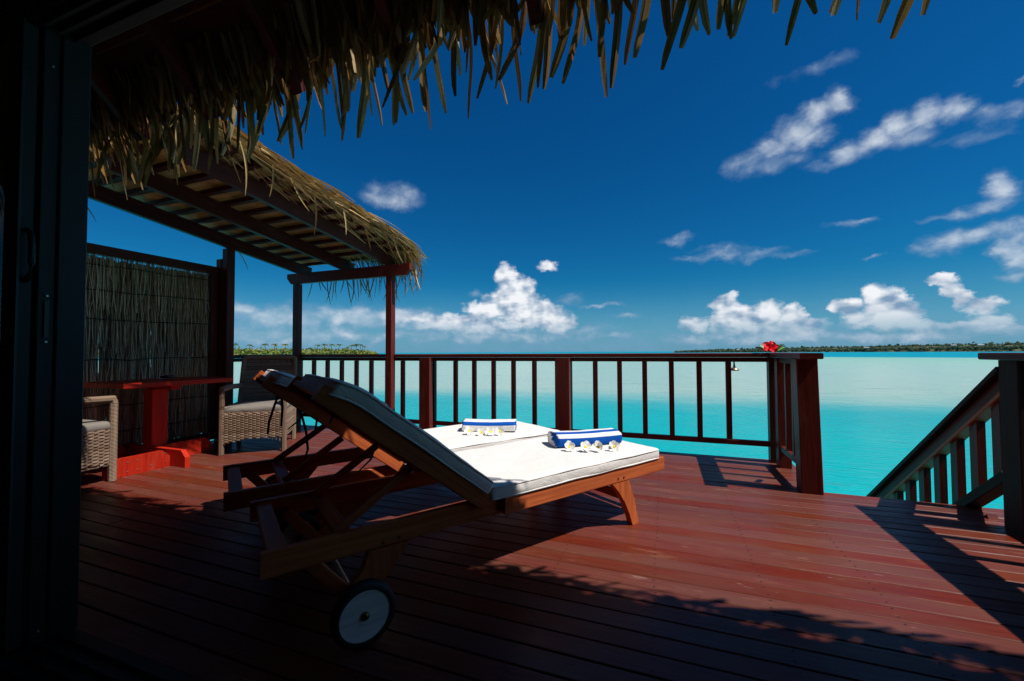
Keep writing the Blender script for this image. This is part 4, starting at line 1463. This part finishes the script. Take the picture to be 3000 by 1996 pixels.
for x, yy, z, rz, ry in [(0.03, -0.02, 0.008, -0.3, -0.35), (0.05, 0.01, 0.006, 0.35, -0.2), (0.04, -0.03, 0.012, -0.8, -0.5), (-0.06, -0.01, 0.006, 2.9, -0.25), (-0.05, 0.01, 0.01, 2.4, -0.5), (0.02, 0.0, 0.01, 0.05, -0.6), (-0.07, -0.02, 0.006, 3.5, -0.3)]:
    add('leaf', lp_m, hb, (x, yy, z), (0, ry, rz))

# ------------------------------------------------------------------ fitting beyond the rail
sh = empty('shower_head', (0.66, 4.60, 0.85))
tag(sh, 'small bronze dome on a dark stem hanging just outside the railing', 'shower head')
B().lathe([(0.0001, 0.028), (0.012, 0.027), (0.030, 0.018), (0.042, 0.004), (0.044, -0.004), (0.040, -0.006), (0.0001, -0.004)], 24).build('dome', 'bronze', sh, smooth=True)
B().tube([(0, 0, 0.02), (0, 0, 0.06), (-0.004, 0, 0.10), (-0.004, -0.03, 0.118), (-0.004, -0.10, 0.11)], [0.012, 0.008, 0.008, 0.008, 0.008], 10).build('stem', 'black', sh, smooth=True)


# ------------------------------------------------------------------ wicker chairs
def weave(b, pos, nrm, wu, hv, botf, pitch=0.0125, stake=0.036, amp=0.0055, r=0.0088, wr=random.Random(4)):
    """horizontal strands passing over and under upright stakes; pos(u,v) gives the surface"""
    ns = max(2, round(wu / stake))
    n = ns * 2
    rows = int(hv / pitch)
    for k in range(rows):
        v = (k + 0.5) * pitch
        path = []
        for i in range(n + 1):
            u = wu * i / n
            if v < botf(u / wu):
                if len(path) > 1:
                    break
                continue
            s = (1 if k % 2 else -1) * (math.cos(math.pi * i) if False else (1 if (i // 1) % 4 in (0, 1) else -1))
            path.append(pos(u, v + wr.gauss(0, 0.0008)) + nrm(u, v) * amp * s)
        if len(path) > 1:
            b.t = wr.random()
            b.tube(path, r, 4, flat=0.75, nrm=nrm(0, 0), caps=False)
    for i in range(ns + 1):
        u = wu * i / ns
        b.t = wr.random()
        b.tube([pos(u, max(botf(u / wu), 0.0)), pos(u, hv * 0.5), pos(u, hv)], 0.0038, 4, caps=False)
    # dark core so that light does not shine straight through
    return b


def wrapped(b, path, r, pitch=0.011, n=8, seed=0):
    """post or arm wound with cane: a tube whose radius ripples along it"""
    path = [Vector(p) for p in path]
    out, rs = [], []
    for i in range(len(path) - 1):
        a, c = path[i], path[i + 1]
        m = max(2, int((c - a).length / pitch) * 2)
        for q in range(m):
            out.append(a.lerp(c, q / m))
            rs.append(r * (1.0 if q % 2 else 0.86))
    out.append(path[-1])
    rs.append(r * 0.9)
    b.t = 0.2 + 0.6 * random.random()
    b.tube(out, rs, n)
    return b


def make_chair():
    t = empty('wicker_armchair')
    hw, hd = 0.285, 0.315
    sz = 0.415
    for sx in (-1, 1):
        wrapped(B(), [(sx * hw, -hd, 0.0), (sx * hw, -hd, 0.640), (sx * hw, -hd + 0.012, 0.672)], 0.029).build('leg', 'wicker', t)
        wrapped(B(), [(sx * hw, hd, 0.0), (sx * hw, hd, 0.42), (sx * hw * 0.98, hd + 0.07, 0.70), (sx * hw * 0.95, hd + 0.13, 0.985)], 0.027).build('leg', 'wicker', t)
        wrapped(B(), [(sx * hw, -hd - 0.005, 0.672), (sx * hw, -0.05, 0.678), (sx * hw, hd + 0.05, 0.662)], 0.030).build('arm', 'wicker', t)
        b = B()
        weave(b, lambda u, v, sx=sx: Vector((sx * hw, -hd + u, 0.08 + v)), lambda u, v, sx=sx: Vector((sx, 0, 0)), 2 * hd, sz - 0.06, lambda q: 0.055 + 0.03 * math.sin(math.pi * q))
        tag(b.build('side_weave', 'wicker', t), kind='stuff')
    b = B()
    weave(b, lambda u, v: Vector((-hw + u, -hd - 0.012, 0.08 + v)), lambda u, v: Vector((0, -1, 0)), 2 * hw, sz - 0.06, lambda q: 0.02 + 0.055 * math.sin(math.pi * q))
    tag(b.build('front_weave', 'wicker', t), kind='stuff')
    b = B()
    for k in range(3):
        off = 0.0 if k == 0 else (-0.004 if k == 1 else 0)
    weave(b, lambda u, v: Vector((-hw * 0.97 + u * 0.97, hd + 0.010 + 0.24 * v * v / 0.60 + 0.03 * math.sin(math.pi * u / (2 * hw)), 0.40 + v)), lambda u, v: Vector((0, -1, 0.25)).normalized(), 2 * hw, 0.59, lambda q: 0.0)
    tag(b.build('back_weave', 'wicker', t), kind='stuff')
    b = B()
    weave(b, lambda u, v: Vector((-hw + u, hd, 0.10 + v)), lambda u, v: Vector((0, 1, 0)), 2 * hw, sz - 0.12, lambda q: 0.03 * math.sin(math.pi * q))
    tag(b.build('rear_weave', 'wicker', t), kind='stuff')
    bb = B()
    for i in range(15):
        q = -1 + 2 * i / 14
        bb.v += [Vector((q * hw * 0.96, hd + 0.024 + 0.24 * v_ * v_ / 0.6 + 0.03 * math.cos(q * math.pi / 2), 0.40 + v_)) for v_ in (0.0, 0.15, 0.3, 0.45, 0.585)]
    for i in range(14):
        for j in range(4):
            bb.face((i * 5 + j, i * 5 + j + 1, i * 5 + j + 6, i * 5 + j + 5))
    bb.build('back_lining', 'brown', t)
    wrapped(B(), [(-hw * 0.95, hd + 0.13, 0.985), (0, hd + 0.155, 0.998), (hw * 0.95, hd + 0.13, 0.985)], 0.026).build('top_rail', 'wicker', t)
    B().box(-hw, hw, -hd, hd, sz - 0.03, sz - 0.008).build('seat', 'brown', t)
    bm = rbox(2 * hw + 0.02, 2 * hd + 0.01, 0.072, 0.030, 22, 22, 6, 0.012, 0.006, 3.0, 6.0)
    add('cushion', bm_mesh(bm, 'cushion', 'greycush'), t, (0, -0.005, sz + 0.036))
    return t


c1 = make_chair()
c2 = copy_tree(c1)
th1 = R(39.9)
c1.rotation_euler = (0, 0, th1)
c1.location = (-4.04 - math.sin(th1) * 0.315, 3.107 + math.cos(th1) * 0.315, 0)
c2.rotation_euler = (0, 0, math.pi + 0.06)
c2.location = (-4.237 - 0.285, 2.026 - 0.315, 0)
tag(c1, 'wicker armchair by the railing with taupe seat cushion, seen from the front', 'armchair', 'wicker armchairs at the table')
tag(c2, 'wicker armchair at far left, half hidden by the dark door jamb', 'armchair', 'wicker armchairs at the table')

# ------------------------------------------------------------------ red pedestal table
tb = empty('pedestal_table', (-4.62, 2.555, 0))
tag(tb, 'red painted timber pedestal table in front of the brushwood screen', 'table')
for i in range(5):
    x0 = -4.825 + 0.124 * i
    part(B().box(x0, x0 + 0.1215, 2.08, 3.00, 0.748, 0.792, 0.005), 'top_board', 'bright', tb)
part(B().box(-4.90, -4.36, 2.52, 2.60, 0.70, 0.746), 'top_bearer', 'bright', tb)
part(B().bar((-4.655, 2.56, 0.10), (-4.655, 2.56, 0.699), 0.135, 0.135, 0.004, (0, 1, 0)), 'column', 'bright', tb)


def foot(l0, l1, h):
    c = 0.06
    return [(l0, 0.0), (l1, 0.0), (l1, h - c), (l1 - c, h), (l0 + c, h), (l0, h - c)]


part(B().prism(foot(-5.10, -4.10, 0.155), 'y', 2.492, 2.535), 'foot', 'bright', tb)
fb_ = part(B().prism(foot(2.02, 2.491, 0.155), 'x', -4.352, -4.308), 'foot', 'bright', tb)
part(B().prism(foot(2.536, 3.03, 0.155), 'x', -4.60, -4.556), 'foot', 'bright', tb)
part(B().prism(foot(2.02, 2.491, 0.155), 'x', -4.98, -4.936), 'foot', 'bright', tb)
part(B().box(-4.72, -4.59, 2.537, 2.63, 0.0, 0.099), 'column_block', 'bright', tb)
for yy, z in ((2.17, 0.115), (2.24, 0.115), (2.17, 0.035), (2.245, 0.035), (2.345, 0.045), (2.455, 0.125), (2.455, 0.05)):
    part(B().lathe([(0.0001, -4.304), (0.006, -4.305), (0.007, -4.3085)], 10, (0, yy, z), 'x'), 'screw', 'steel', fb_)

ash = empty('ashtray', (-4.56, 2.60, 0.794))
tag(ash, 'small clear glass ashtray on the red table', 'ashtray')
B().lathe([(0.0001, 0.0), (0.052, 0.0), (0.058, 0.006), (0.062, 0.036), (0.056, 0.038), (0.048, 0.014), (0.0001, 0.011)], 28).build('dish', 'glass', ash, smooth=True)
